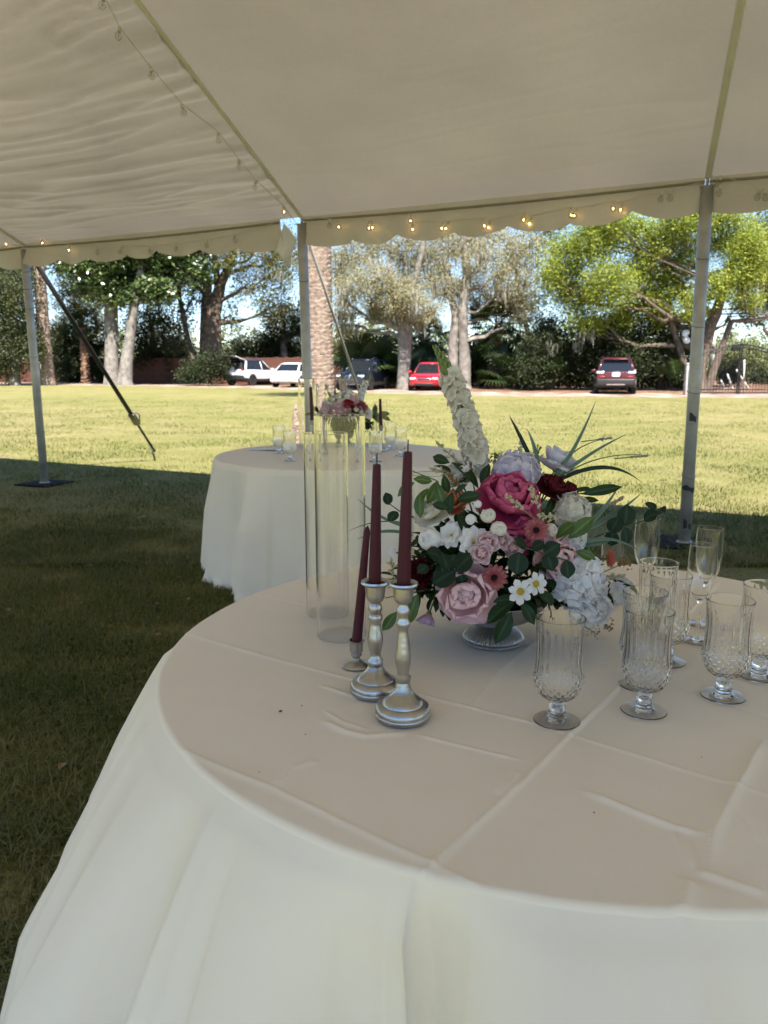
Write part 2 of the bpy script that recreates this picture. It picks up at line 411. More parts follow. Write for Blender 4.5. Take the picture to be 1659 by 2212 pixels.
MB().tube([(top2.lerp(stk2 + Vector((0, 0, .1)), q)) - stk2 for q in (0, .5, 1)], .014, 6).build('rope', GREY, g)
MB().tube([(0, 0, .2), (0, 0, -.02)], .012, 8).build('stake', STEEL, g)
# ================================================================ loose flap at the middle pole
FL = M('grey_flap', (.74, .75, .80), rough=.6, var=.12, vs=4, tl=.12)
a, b, c_, d_ = [TM + E * ex + NO * no + Vector((0, 0, z)) for ex, no, z in ((-.19, .01, -.03), (-.075, .03, -.18), (-.15, .03, -.40), (-.285, .01, -.26))]
def ff(i, j):
    q, s = i / 12, j / 12; p = (a.lerp(b, q)).lerp(d_.lerp(c_, q), s)
    return p + NO * (.012 * math.sin(3 * q + 2 * s) + .012 * math.sin(9 * q * s)) - a
mb = MB().grid(13, 13, ff); fl = mb.build('loose_flap', FL, None, a)
sm = fl.modifiers.new('thick', 'SOLIDIFY'); sm.thickness = .002
tag(fl, 'loose grey fabric flap hanging beside the middle pole', 'fabric flap')
# ================================================================ string lights
def thin_glass():
    m = bpy.data.materials.new('bulb_glass'); m.use_nodes = True; n = m.node_tree; L = n.links; n.nodes.remove(n.nodes['Principled BSDF'])
    t = n.nodes.new('ShaderNodeBsdfTransparent'); t.inputs[0].default_value = (.93, .93, .9, 1)
    g = n.nodes.new('ShaderNodeBsdfGlossy'); g.inputs['Roughness'].default_value = .03
    lw = n.nodes.new('ShaderNodeLayerWeight'); lw.inputs[0].default_value = .07; mx = n.nodes.new('ShaderNodeMixShader')
    L.new(lw.outputs['Fresnel'], mx.inputs[0]); L.new(t.outputs[0], mx.inputs[1]); L.new(g.outputs[0], mx.inputs[2]); L.new(mx.outputs[0], n.nodes['Material Output'].inputs[0])
    return m
BULB = thin_glass(); SOCK = M('socket_white', (.55, .53, .46), rough=.5); SOCKD = M('socket_dark', (.05, .04, .03), rough=.5)
LIT = M('lit_filament', (1, .7, .25), emis=(1, .60, .14), es=15); OFF = M('dead_filament', (.3, .28, .22), rough=.4)
b_me = MB().lathe([(.0001, -.078), (.012, -.075), (.021, -.064), (.0235, -.052), (.021, -.040), (.013, -.027), (.010, -.02)], 16).mesh('bulb', BULB)
s_me = MB().lathe([(.0001, .012), (.010, .012), (.0125, .006), (.0125, -.018), (.0105, -.024), (.0001, -.024)], 12).mesh('socket', SOCK)
f_on = MB().lathe([(.0001, -.058), (.0032, -.054), (.0032, -.047), (.0001, -.043)], 8).mesh('filament', LIT)
f_off = MB().lathe([(.0001, -.060), (.0022, -.055), (.0022, -.036), (.0001, -.024)], 8).mesh('filament', OFF)
def lights(label, pts, cable_pts, tilt=0):
    o0 = Vector(cable_pts[0]); o = tag(empty('string_lights', o0), label, 'string lights', 'festoon lights strung along the tent')
    mb = MB(); mb.tube([Vector(p) - o0 for p in cable_pts], .0026, 5); mb.build('cable', M('light_cable', (.6, .56, .46), rough=.6), o)
    rs = random.Random(len(pts))
    for p, lit in pts:
        b = link('light_bulb', b_me, o, Vector(p) - o0, (rs.uniform(-.25, .25) + tilt, rs.uniform(-.3, .3), 0), .85)
        link('socket', s_me, b); link('filament', f_on if lit else f_off, b)
    return o
def hang(u, v, off=0, dz=.045):
    """a point just inside the valance plane under pixel (u, v)"""
    r = ray(u, v); cam0 = Vector((0, 0, CAMZ)); q = (TL - NO * (.05 + off) - cam0).dot(NO) / r.dot(NO)
    return cam0 + r * q + Vector((0, 0, dz))
right = [(712, 488, 0), (730, 491, 1), (797, 493, 1), (804, 492, 1), (885, 478, 1), (890, 496, 1), (956, 494, 1), (966, 494, 1), (1044, 489, 1), (1056, 492, 1), (1132, 476, 1), (1146, 484, 1), (1232, 466, 1), (1243, 468, 1), (1326, 452, 1), (1341, 454, 1), (1430, 431, 0), (1446, 429, 0)]
P = [(hang(u, v), l) for u, v, l in right]
lights('festoon bulbs along the valance between middle and right poles', P, [hang(668, 478)] + [p + Vector((0, 0, .012)) for p, _ in P] + [hang(1520, 408)])
farr = [(1555, 418, 0), (1556, 398, 0), (1640, 427, 0), (1652, 428, 0), (1700, 420, 0)]
P = [(hang(u, v), l) for u, v, l in farr]
lights('unlit festoon bulbs right of the right-hand pole', P, [hang(1535, 392)] + [p + Vector((0, 0, .012)) for p, _ in P] + [hang(1760, 402)])
left = [(-40, 535, 1), (12, 528, 1), (48, 518, 1), (92, 526, 1), (150, 541, 1), (210, 547, 0), (262, 545, 0), (322, 545, 0), (382, 538, 0), (447, 531, 0), (505, 521, 0)]
P = [(hang(u, v), l) for u, v, l in left]
lights('festoon bulbs along the valance left of the middle pole', P, [hang(-120, 532)] + [p + Vector((0, 0, .012)) for p, _ in P] + [hang(575, 500), hang(632, 470)])
def under(u, v, t, dz):
    """under the left roof panel near the seam at t"""
    r = ray(u, v); cam0 = Vector((0, 0, CAMZ)); nn = (NO * SL + Vector((0, 0, 1))); q = (TL + Vector((0, 0, -dz)) - cam0).dot(nn) / r.dot(nn)
    return cam0 + r * q
seam = [(225, -5), (258, 62), (326, 150), (393, 228), (471, 288), (516, 348), (553, 392), (612, 447)]
P = [(under(u, v, 0, .10), l) for (u, v), l in zip(seam, (0, 0, 0, 0, 0, 0, 0, 1))]
lights('festoon bulbs strung along the roof seam above the middle pole', P, [under(150, -90, 0, .08)] + [p + Vector((0, 0, .012)) for p, _ in P] + [TM + Vector((0, 0, -.08)) - NO * .06])
# ================================================================ round tables under cloths
TZ = .75
def cloth_mat(name, col):
    m = M(name, col, rough=.75, spec=.3, var=.025, vs=3, bump=.06, bs=700, tl=.10, sheen=.15); return m
CLOTH = cloth_mat('ivory_cloth', (.92, .835, .70))
def seg_ridge(X, Y, pts, w, a, slope=0, sw=.05):
    """a crease along a polyline: narrow ridge plus a one-sided swell"""
    Z = np.zeros_like(X)
    D = np.full(X.shape, 1e9); S = np.zeros_like(X); Q = np.zeros_like(X); tot = sum((Vector(pts[i + 1]) - Vector(pts[i])).length for i in range(len(pts) - 1)); acc = 0
    for i in range(len(pts) - 1):
        p, q = np.array(pts[i]), np.array(pts[i + 1]); d = q - p; L = np.hypot(*d); d = d / L
        rx, ry = X - p[0], Y - p[1]; t = np.clip(rx * d[0] + ry * d[1], 0, L)
        dx, dy = rx - t * d[0], ry - t * d[1]; dist = np.hypot(dx, dy)
        sgn = np.sign(d[0] * ry - d[1] * rx)
        b = dist < D; D = np.where(b, dist, D); S = np.where(b, sgn, S); Q = np.where(b, (acc + t) / tot, Q); acc += L
    taper = np.clip(np.minimum(Q, 1 - Q) * 6, 0, 1) if w > 0 else 1
    w = abs(w)
    Z += .62 * a * np.exp(-(D / w) ** 2) * taper
    if slope: Z += .40 * slope * np.exp(-D / (sw * .7)) * np.where(S > 0, 1, .15) * taper
    return Z
def tablecloth(name, c, r0, nr, na, creases, foldf, label, flare, hem=.012, group=None):
    rr = np.concatenate([np.linspace(0, r0 - .009, nr), r0 - .009 + .009 * np.sin(np.linspace(0, np.pi / 2, 9)[1:])])
    nd = 46; zz = np.linspace(0, 1, nd + 1)[1:]
    A = np.linspace(0, 2 * np.pi, na, endpoint=False)
    V = []
    ex = np.zeros(len(rr)); ex[nr:] = -.009 * (1 - np.cos(np.linspace(0, np.pi / 2, 9)[1:]))
    RR, AA = np.meshgrid(rr, A, indexing='ij'); X = RR * np.cos(AA); Y = RR * np.sin(AA)
    Z = np.repeat(ex[:, None], na, 1) + .0016 * (vnoise(X * 9 + 20, Y * 9 + 20, 3) - .5) + .0010 * (vnoise(X * 30 + 20, Y * 25 + 20, 4) - .5)
    for cr in creases: Z = Z + seg_ridge(X, Y, *cr)
    top = np.stack([X, Y, Z], -1)
    H = TZ - .009 - hem
    DR = []
    for s in zz:
        drop = s * H
        fr = foldf(A, s)
        rad = r0 + flare(s) + fr
        z = -.009 - drop
        DR.append(np.stack([rad * np.cos(A), rad * np.sin(A), np.full(na, z)], -1))
    dr = np.array(DR)
    # the long crease lines carry on down the cloth as slight ridges
    V = np.concatenate([top, dr], 0); m = V.shape[0]
    V = V.reshape(-1, 3)
    i = np.arange(m - 1)[:, None] * na; k = np.arange(na)[None, :]; k2 = (k + 1) % na
    Qd = np.stack([i + k, i + k2, i + na + k2, i + na + k], -1).reshape(-1, 4)
    me = np_mesh(name, V, Qd, CLOTH, smooth=True)
    o = link(name, me, None, (c[0], c[1], TZ)); tag(o, label, 'tablecloth', group)
    return o
def table(c, r, label):
    t = tag(empty('round_table', (c[0], c[1], 0)), label, 'table')
    wood = M('table_ply', (.35, .24, .14), rough=.6, var=.15, vs=9); steel = M('table_steel', (.2, .2, .21), rough=.4, metal=.8)
    MB().lathe([(0, TZ - .03), (r - .012, TZ - .03), (r - .006, TZ - .024), (r - .006, TZ - .012), (r - .015, TZ - .0075), (0, TZ - .0075)], 64).build('tabletop', wood, t)
    for sx in (-1, 1):
        for sy in (-1, 1):
            MB().tube([(sx * .36, sy * .3, TZ - .03), (sx * .4, sy * .33, .0)], .014, 8).build('leg', steel, t)
    return t
T1 = (.347, 1.485); R1 = .77
T2 = (px(742, 4.92, 985), 4.95); R2 = .80
def tp(u, v, T): p = onz(u, v, TZ); return (p.x - T[0], p.y - T[1])
def poly(T, *uv): return [tp(u, v, T) for u, v in uv]
cr1 = [
    (poly(T1, (880, 1925), (892, 1909), (1010, 1800), (1137, 1686), (1230, 1590), (1333, 1490), (1400, 1420), (1470, 1345), (1550, 1262)), -.0045, .0042, .0052, .045),
    (poly(T1, (380, 1362), (560, 1415), (750, 1466), (900, 1500), (1137, 1560), (1400, 1640), (1659, 1720)), -.004, .0020, .0022, .03),
    (poly(T1, (370, 1611), (480, 1660), (590, 1706), (829, 1821), (1000, 1900), (1150, 1975)), -.005, .0022, .0030, .04),
    (poly(T1, (500, 1276), (530, 1282), (663, 1310), (900, 1352), (1150, 1400), (1330, 1440), (1659, 1550)), -.004, -.0022, .0016, .03),
    (poly(T1, (886, 1583), (1000, 1612), (1137, 1646)), .004, .0030),
    (poly(T1, (590, 1706), (640, 1660), (690, 1643)), .006, .0030, .003, .03),
    (poly(T1, (690, 1480), (780, 1510)), .005, .0032),
    (poly(T1, (690, 1555), (745, 1580), (790, 1592), (886, 1583)), .006, .0042, .003, .03),
    (poly(T1, (700, 1535), (740, 1560), (800, 1578)), .004, .0026),
    (poly(T1, (1256, 1708), (1360, 1752), (1458, 1790), (1529, 1806)), .0055, .0052, .004, .03),
    (poly(T1, (1458, 1790), (1475, 1830), (1497, 1880)), .006, .0045, -.003, .03),
    (poly(T1, (1497, 1880), (1560, 1900), (1659, 1935)), .006, .0050, .003, .04),
    (poly(T1, (1648, 1594), (1572, 1730), (1535, 1800), (1530, 1880)), .010, .0060, .006, .05),
    (poly(T1, (1570, 1735), (1610, 1780), (1640, 1820)), .005, .0040),
    (poly(T1, (1485, 1893), (1470, 1960), (1460, 1985)), .010, .0060, .004, .04),
    (poly(T1, (1075, 1720), (1110, 1690), (1118, 1665)), .006, .0036, .002, .03),
    (poly(T1, (1010, 1545), (1080, 1450), (1180, 1370)), .008, .0018, .002, .04),
]
a1 = lambda u, v: math.atan2(*reversed(tp(u, v, T1)))
CREASE_A = a1(892, 1905)
def folds1(A, s):
    r = np.zeros_like(A)
    for f, am, ph in ((7, .030, .4), (11, .024, 1.7), (5, .020, 2.6), (17, .010, .2)):
        r += am * np.sin(f * A + ph + .5 * s + .6 * np.sin(2 * A + ph))
    k = np.sin(14 * A + 1.1 + .9 * np.sin(3 * A)); r += .030 * np.sign(k) * np.abs(k) ** .75; k2 = np.sin(23 * A + .7 + 1.3 * np.sin(5 * A)); r += .011 * (1 - 2 * np.abs(k2)) * np.clip(.3 + np.sin(4 * A + 1), 0, 1)
    for N_, am, ph in ((8, .050, .3), (5, .036, 1.9)):
        r += am * (1 - np.abs(np.sin(N_ * A + ph + .35 * np.sin(3 * A + ph) + .12 * s))) ** 2.2 * (.55 + .45 * np.sin(2.0 * A + 3 * ph))
    d = (A - CREASE_A + np.pi) % (2 * np.pi) - np.pi
    cr = .013 * np.exp(-(d / .010) ** 2) + .034 * np.exp(-np.abs(d) / .12) * (d < 0)
    return r * np.clip(s * 2.2, 0, 1) ** .8 * 1.9 + cr * np.clip(s * 12, 0, 1)
flare1 = lambda s: .01 + .252 * s ** .92
tablecloth('tablecloth', T1, R1, 320, 960, cr1, folds1, 'ivory tablecloth with fold creases on the near table', flare1)
table(T1, R1, 'round folding table under the near ivory tablecloth')
cr2 = [(poly(T2, (620, 1020), (650, 975), (670, 950)), -.006, .003), (poly(T2, (480, 985), (800, 1000), (960, 990)), -.006, .002)]
def folds2(A, s):
    r = np.zeros_like(A)
    for f, am, ph in ((9, .024, 1.4), (14, .020, .7), (23, .008, 2.6)):
        r += am * np.sin(f * A + ph + .8 * s + .8 * np.sin(2 * A + ph))
    k = np.sin(12 * A + 2.1 + .9 * np.sin(3 * A)); r += .022 * np.sign(k) * np.abs(k) ** .6
    hemk = np.clip((s - .93) / .07, 0, 1)
    return r * np.clip(s * 2.2, 0, 1) * 1.35 + hemk * .02 * np.sin(31 * A)
tablecloth('tablecloth', T2, R2, 60, 560, cr2, folds2, 'ivory tablecloth on the far table by the tent edge', lambda s: .008 + .07 * s)
table(T2, R2, 'round folding table under the far ivory tablecloth')
# ================================================================ the far side: drive, litter, fence, gate
def sheet(name, pts, z, mat, n=None):
    mb = MB(); m = len(pts) // 2
    for i in range(m - 1):
        a, b = pts[i], pts[i + 1]; c, d = pts[2 * m - 2 - i], pts[2 * m - 1 - i]
        mb.add([(a[0], a[1], z), (b[0], b[1], z), (c[0], c[1], z), (d[0], d[1], z)], [(0, 1, 2, 3)])
    return tag(mb.build(name, mat, smooth=False), kind='structure')
def litter_mat(name, cs, sc_=1.2):
    m = bpy.data.materials.new(name); m.use_nodes = True; n = m.node_tree; L = n.links; p = n.nodes['Principled BSDF']
    tc = n.nodes.new('ShaderNodeTexCoord'); z = n.nodes.new('ShaderNodeTexNoise'); z.inputs['Scale'].default_value = sc_; z.inputs['Detail'].default_value = 8; z.inputs['Roughness'].default_value = .7
    L.new(tc.outputs['Object'], z.inputs['Vector']); r = n.nodes.new('ShaderNodeValToRGB'); L.new(z.outputs['Fac'], r.inputs['Fac'])
    el = r.color_ramp.elements; el[0].position = .36; el[0].color = _c(cs[0]); el[1].position = .66; el[1].color = _c(cs[-1])
    for i, c in enumerate(cs[1:-1]):
        e = el.new(.36 + .3 * (i + 1) / (len(cs) - 1)); e.color = _c(c)
    L.new(r.outputs[0], p.inputs['Base Color']); p.inputs['Roughness'].default_value = .95
    b = n.nodes.new('ShaderNodeBump'); b.inputs['Strength'].default_value = .6; b.inputs['Distance'].default_value = .05; L.new(z.outputs['Fac'], b.inputs['Height']); L.new(b.outputs[0], p.inputs['Normal'])
    return m
EDGE = [(-60, 70), (-27, 56.5), (-12, 49.5), (-4.8, 44), (-.8, 38.5), (4.9, 34.4), (11, 33.2), (18, 32.6), (40, 31)]
off = lambda e, d: [(x + d * .35, y + d) for x, y in e]
sheet('driveway', EDGE + off(EDGE, 7.5)[::-1], .004, litter_mat('sandy_drive', ((.16, .09, .05), (.23, .15, .10), (.36, .31, .26), (.44, .40, .35)), .9))  # brown and sandy mix; palest tones also paint in patches of sun
sheet('leaf_litter', off(EDGE, 4.8) + off(EDGE, 40)[::-1], .008, litter_mat('pine_straw', ((.06, .035, .02), (.14, .07, .035), (.24, .13, .07), (.32, .22, .14)), 1.6))

FW = M('fence_wood', (.10, .038, .022), rough=.8, var=.35, vs=3, bump=.3, bs=30)
fa, fb = Vector((px(-60, 66), 66, 0)), Vector((px(1478, 45), 45, 0)); fd = (fb - fa); FLN = fd.length; fd.normalize()
fence = tag(empty('wood_fence', fa, (0, 0, math.atan2(fd.y, fd.x))), 'reddish brown wooden privacy fence behind the trees', 'fence')
bw = .205; bme = MB().add([(0, 0, .04), (bw - .012, 0, .04), (bw - .012, 0, 1.80), (bw - .05, 0, 1.86), (.04, 0, 1.86), (0, 0, 1.80), (0, .02, .04), (bw - .012, .02, .04), (bw - .012, .02, 1.80), (bw - .05, .02, 1.86), (.04, .02, 1.86), (0, .02, 1.80)],
    [(0, 1, 2, 3, 4, 5), (11, 10, 9, 8, 7, 6), (0, 6, 7, 1), (1, 7, 8, 2), (2, 8, 9, 3), (3, 9, 10, 4), (4, 10, 11, 5), (5, 11, 6, 0)]).mesh('board', FW, False)
rs = random.Random(4)
for i in range(int(FLN / bw)):
    link('board', bme, fence, (i * bw, rs.uniform(-.006, .006), rs.uniform(-.02, .03)))
pme = MB().box((0, 0, .95), (.1, .1, 1.9)).mesh('post', FW, False)
for i in range(int(FLN / 2.4) + 1): link('post', pme, fence, (i * 2.4, .08, 0))
for z in (.35, 1.5): MB().box((FLN / 2, .05, z), (FLN, .05, .09)).build('rail', FW, fence, smooth=False)

IRON = M('black_iron', (.012, .012, .013), rough=.45, metal=.3)
GY = 36.0; gx0, gx1 = px(1512, GY), px(1512, GY) + 4.1; gm = px(1598, GY)
gate = tag(empty('iron_gate', (gx0, GY, 0)), 'black arched iron driveway gate with spear-topped bars', 'gate')
GWd = gx1 - gx0
arch = lambda x: 1.62 + .62 * math.exp(-((x - (gm - gx0)) / 1.7) ** 2)
n = 31
for i in range(n):
    x = GWd * i / (n - 1); h = arch(x) + .22
    MB().tube([(x, 0, .06), (x, 0, h - .1), (x, 0, h - .09), (x, 0, h)], [.011, .011, .02, .002], 6).build('bar', IRON, gate, smooth=False)
for dz in (0, -.13): MB().tube([(GWd * i / 24, 0, arch(GWd * i / 24) + dz) for i in range(25)], .022, 6).build('arch_rail', IRON, gate)
for z in (.1, .24): MB().box((GWd / 2, 0, z), (GWd, .045, .045)).build('bottom_rail', IRON, gate, smooth=False)
for x in (0, gm - gx0 - .05, gm - gx0 + .05, GWd): MB().box((x, 0, arch(x) / 2 + .03), (.045, .05, arch(x))).build('stile', IRON, gate, smooth=False)
MB().bevbox((gm - gx0 - .28, -.04, arch(gm - gx0) - .14), (.3, .08, .26), .01).build('lock_box', IRON, gate)
CONC = M('concrete_post', (.34, .33, .31), rough=.85, var=.2, vs=4)
gp = tag(empty('gate_post', (px(1488, GY), GY, 0)), 'pale square gate post beside the black iron gate', 'post')
MB().bevbox((0, 0, .68), (.26, .26, 1.36), .02).build('shaft', CONC, gp); MB().bevbox((0, 0, 1.39), (.32, .32, .07), .015).build('cap', CONC, gp)
lp = tag(empty('lamp_post', (px(1538, 47), 47, 0)), 'slim pale green lamp post seen through the iron gate', 'lamp post')
LPM = M('pale_post', (.42, .47, .43), rough=.6, var=.1)
MB().tube([(0, 0, 0), (0, 0, 4.2)], [.13, .09], 10).build('shaft', LPM, lp); MB().tube([(0, 0, 4.2), (.2, 0, 4.5), (.7, 0, 4.55)], .05, 8).build('arm', LPM, lp)
MB().bevbox((.9, 0, 4.54), (.5, .2, .12), .03).build('lamp_head', LPM, lp)
WP = M('white_pipe', (.62, .62, .58), rough=.6)
for (u0, v0, u1, v1, Y, lb) in ((1606, 848, 1608, 778, 44, 'upright pale pipe standing behind the iron gate'), (1618, 846, 1590, 798, 44.5, 'pale pipe leaning against the upright pipe behind the gate'), (1583, 846, 1571, 808, 44, 'short pale pipe leaning nearest the lamp post'), (1566, 846, 1557, 820, 44, 'shortest pale stake leaning behind the gate')):
    a, b = aty(u0, v0, Y), aty(u1, v1, Y + .4); a.z = 0
    o = MB().tube([(0, 0, 0), (b - a) * .97, (b - a)], [.05, .05, .044], 10).build('leaning_pipe', WP, None, a); tag(o, lb, 'pipe', 'pale pipes behind the gate')
fl = tag(empty('flood_light', aty(1483, 728, 41.0)), 'white twin flood light fixed by the bright green oak', 'flood light')
FLM = M('white_lamp', (.8, .8, .8), rough=.3)
for dz, dx in ((.18, -.05), (-.16, .03)): MB().lathe([(.0, .1), (.1, .09), (.17, .03), (.19, -.06), (.17, -.08), (0, -.05)], 14).build('lamp_head', FLM, fl, (dx, 0, dz), (R(75), R(10), 0))
MB().tube([(0, .1, -.3), (0, .1, .3)], .04, 6).build('bracket', FLM, fl)

# ================================================================ trees
rsT = np.random.RandomState(77)
def leaves_np(C, size, rs, upb=.5, asp=.55):
    N = len(C)
    nrm = rs.normal(size=(N, 3)); nrm[:, 2] = np.abs(nrm[:, 2]) + upb; nrm[:, 1] -= .25; nrm /= np.linalg.norm(nrm, axis=1)[:, None]
    a = rs.normal(size=(N, 3)); a -= nrm * np.sum(a * nrm, 1)[:, None]; a /= np.linalg.norm(a, axis=1)[:, None]; b = np.cross(nrm, a)
    s = (size * (.6 + .8 * rs.rand(N)))[:, None]
    V = np.stack([C - a * s * .5, C + b * s * asp * .5, C + a * s * .5, C - b * s * asp * .5], 1).reshape(-1, 3)
    return V, np.arange(N * 4).reshape(-1, 4)
def blob_pts(c, r, n, rs, clump=22, spread=.24, fill=.45):
    m = max(3, n // clump)
    d = rs.normal(size=(m, 3)); d /= np.linalg.norm(d, axis=1)[:, None]; d *= (fill + (1 - fill) * rs.rand(m) ** .6)[:, None] * (.6 + .65 * rs.rand(m) + .55 * rs.rand(m) ** 4)[:, None]
    cc = np.array(c) + d * np.array(r)
    idx = rs.randint(0, m, n); sp = spread * (.35 + 1.3 * rs.rand(m) ** 1.5)
    P = cc[idx] + rs.normal(size=(n, 3)) * (np.array(r) * .8 + .25)[None, :] * sp[idx][:, None]
    sh = rs.rand(m)[idx] * .75 + rs.rand(n) * .25
    return P, sh, cc
BARK = M('grey_bark', (.19, .172, .15), rough=.95, var=.45, vs=3.5, bump=.9, bs=9)
BARKB = M('brown_bark', (.115, .085, .065), rough=.95, var=.4, vs=4, bump=.8, bs=10)
MOSS = M('spanish_moss', (.23, .215, .17), rough=.95, tl=.3, attr=((.17, .165, .13), (.36, .345, .28)))
def foliage(name, a, b, c, rough=.6, spec=.3, tl=.32): return M(name, b, rough=rough, spec=spec, tl=tl, attr=(a, b, c))
def limb(mb, a, b, r0, r1, rs, wob=.06, n=7, sides=7, sag=0):
    a, b = Vector(a), Vector(b); L = (b - a).length; pts = []; rr = []
    off = Vector((0, 0, 0))
    for i in range(n):
        q = i / (n - 1)
        if 0 < i < n - 1: off = off * .5 + Vector(rs.normal(size=3)) * L * wob * .5
        p = a.lerp(b, q) + off * math.sin(math.pi * q) + Vector((0, 0, sag * L * math.sin(math.pi * q)))
        pts.append(p); rr.append(r0 + (r1 - r0) * q)
    mb.tube(pts, rr, sides); return pts
def tree(label, base_uvY, trunk, blobs, leafm, leaf=.16, bark=None, moss=0, twigs=3, dens=1.0, group='trees along the far edge of the lawn', cat='tree', name='broadleaf_tree', seed=0, twr=.02, upb=.5, clump=22, spread=.25, fork=None):
    """trunk: list of stems, each a list of (u, v, r); blobs: (u, v, ru, rv, n[, dY])"""
    rs = np.random.RandomState(seed + 100); u0, Y = base_uvY; base = Vector((px(u0, Y), Y, 0)); bark = bark or BARK
    o = tag(empty(name, base), label, cat, group)
    mb = MB(); tops = []
    for st in trunk:
        pts = []; rr = []
        for k, (u, v, r) in enumerate(st):
            p = aty(u, v, Y + (0 if k < 2 else rs.uniform(-.4, .4)));
            if k == 0: p = Vector((px(u, Y), Y + rs.uniform(-.2, .2), -.05)); pts += [p - base, p - base + Vector((0, 0, .35))]; rr += [r * 1.3, r * 1.06]
            else: pts.append(p - base); rr.append(r)
        pp = []; r2 = []
        for i in range(len(pts) - 1):
            for q in ((0, .5) if i > 0 else (0,)): pp.append(pts[i].lerp(pts[i + 1], q) + (Vector(rs.normal(size=3)) * rr[i] * .12 if q else Vector((0, 0, 0)))); r2.append(rr[i] * (1 - q) + rr[i + 1] * q)
        pp.append(pts[-1]); r2.append(rr[-1])
        mb.tube(pp, r2, 12); tops.append((pp, r2))
    allP = []; allS = []; MP = []
    for bl in blobs:
        u, v, ru, rv, nn = bl[:5]; dY = bl[5] if len(bl) > 5 else rs.uniform(-1.6, 1.6)
        k = (Y + dY) / FPX; c = aty(u, v, Y + dY) - base; r = (ru * k, max(ru, rv) * k * .9, rv * k)
        P, S, cc = blob_pts(c, r, int(nn * dens * 1.5), rs, clump, spread)
        P = P[P[:, 2] > .1] if True else P; S = S[:len(P)]
        allP.append(P); allS.append(S)
        if tops and twigs >= 0:
            pp, r2 = tops[rs.randint(len(tops))]
            # leave the stem below the blob
            j = min(range(len(pp)), key=lambda i: abs(pp[i].z - max(.68 * c.z, c.z - .45 * abs(c.x - pp[i].x) - .4)) if pp[i].z > 1.2 else 1e9)
            st = limb(mb, pp[j], c, max(.04, r2[j] * .5), .035, rs, .10, 7, 6, -.06)
            for t in range(twigs):
                e = Vector(cc[rs.randint(len(cc))]); a = st[rs.randint(3, len(st))]
                limb(mb, a, e, twr * 1.5, twr * .5, rs, .12, 5, 4, -.05)
        if moss:
            m = int(moss * nn / 1000 * .45) + (1 if rs.rand() < .6 else 0)
            for t in range(m):
                e = np.array(cc[rs.randint(len(cc))]); MP.append((e, rs.uniform(.3, 1.1), rs.uniform(.10, .30)))
    if mb.v: auto_smooth(mb.build('trunk', bark, o).data, 60)
    P = np.concatenate(allP); S = np.concatenate(allS)
    V, Q = leaves_np(P, leaf, rs, upb)
    link('crown', np_mesh('crown', V, Q, leafm, attr=np.repeat(S, 4)), o)
    if MP:
        vs_, qs, at_ = [], [], []
        for e, ln, wd in MP:
            for k in range(16):
                a = e + np.array([rs.normal() * wd, rs.normal() * wd, rs.normal() * .12]); l = ln * (.35 + .65 * rs.rand()); w_ = .016 + .02 * rs.rand(); ang = rs.rand() * 3.14
                dx, dy = math.cos(ang) * w_, math.sin(ang) * w_; sw = rs.normal(size=2) * .05 * l
                b = len(vs_); m_ = a + np.array([sw[0], sw[1], -l * .5])
                vs_ += [a + [dx, dy, 0], a - [dx, dy, 0], m_ - [dx * 1.6, dy * 1.6, 0], m_ + [dx * 1.6, dy * 1.6, 0], a + np.array([0, 0, -l])]
                vs_.append(a + np.array([.004, 0, -l])); qs += [(b, b + 1, b + 2, b + 3), (b + 3, b + 2, b + 4, b + 5)]; at_ += [rs.rand()] * 6
        link('moss', np_mesh('moss', np.array(vs_), np.array(qs), MOSS, attr=np.array(at_)), o)['kind'] = 'stuff'
    return o
DK = foliage('dark_leaf', (.016, .024, .009), (.032, .045, .016), (.060, .075, .028))
OLV = foliage('olive_leaf', (.035, .045, .016), (.065, .08, .028), (.12, .13, .05))
YEL = foliage('yellow_leaf', (.10, .10, .025), (.21, .19, .055), (.33, .28, .10))
MAG = foliage('glossy_leaf', (.020, .038, .010), (.055, .09, .024), (.20, .26, .09), rough=.28, spec=.6, tl=.2)  # brightest tone paints leaf highlights into the colour
TAN = foliage('tan_leaf', (.18, .17, .08), (.32, .30, .165), (.48, .445, .28))
BRT = foliage('bright_leaf', (.14, .19, .022), (.27, .33, .045), (.44, .45, .10), tl=.4)
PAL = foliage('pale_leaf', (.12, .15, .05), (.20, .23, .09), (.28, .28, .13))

tree('light green tree top showing at the far left edge', (15, 66), [[(15, 790, .3), (15, 640, .2), (10, 560, .1)]], [(-10, 570, 50, 40, 2600), (40, 560, 45, 35, 2200), (0, 620, 40, 40, 1600)], BRT, .2, seed=1)
tree('dense dark olive tree at the far left behind the pole', (28, 53), [[(28, 820, .35), (26, 700, .25), (30, 600, .15)]], [(25, 640, 50, 55, 4600), (-20, 660, 50, 70, 3600), (0, 740, 55, 50, 4600), (45, 700, 35, 50, 3000), (65, 750, 28, 40, 2200), (5, 795, 40, 25, 2200), (60, 600, 35, 40, 2000), (0, 590, 40, 35, 2000)], OLV, .15, moss=2, seed=2)
tree('small yellow green tree beside the left palm', (178, 61), [[(180, 815, .22), (176, 740, .2), (170, 660, .14)]], [(150, 650, 38, 35, 2600), (190, 690, 36, 34, 2300), (205, 640, 36, 30, 2000), (135, 705, 26, 26, 1300), (170, 620, 36, 22, 1500)], YEL, .15, bark=BARKB, seed=3)
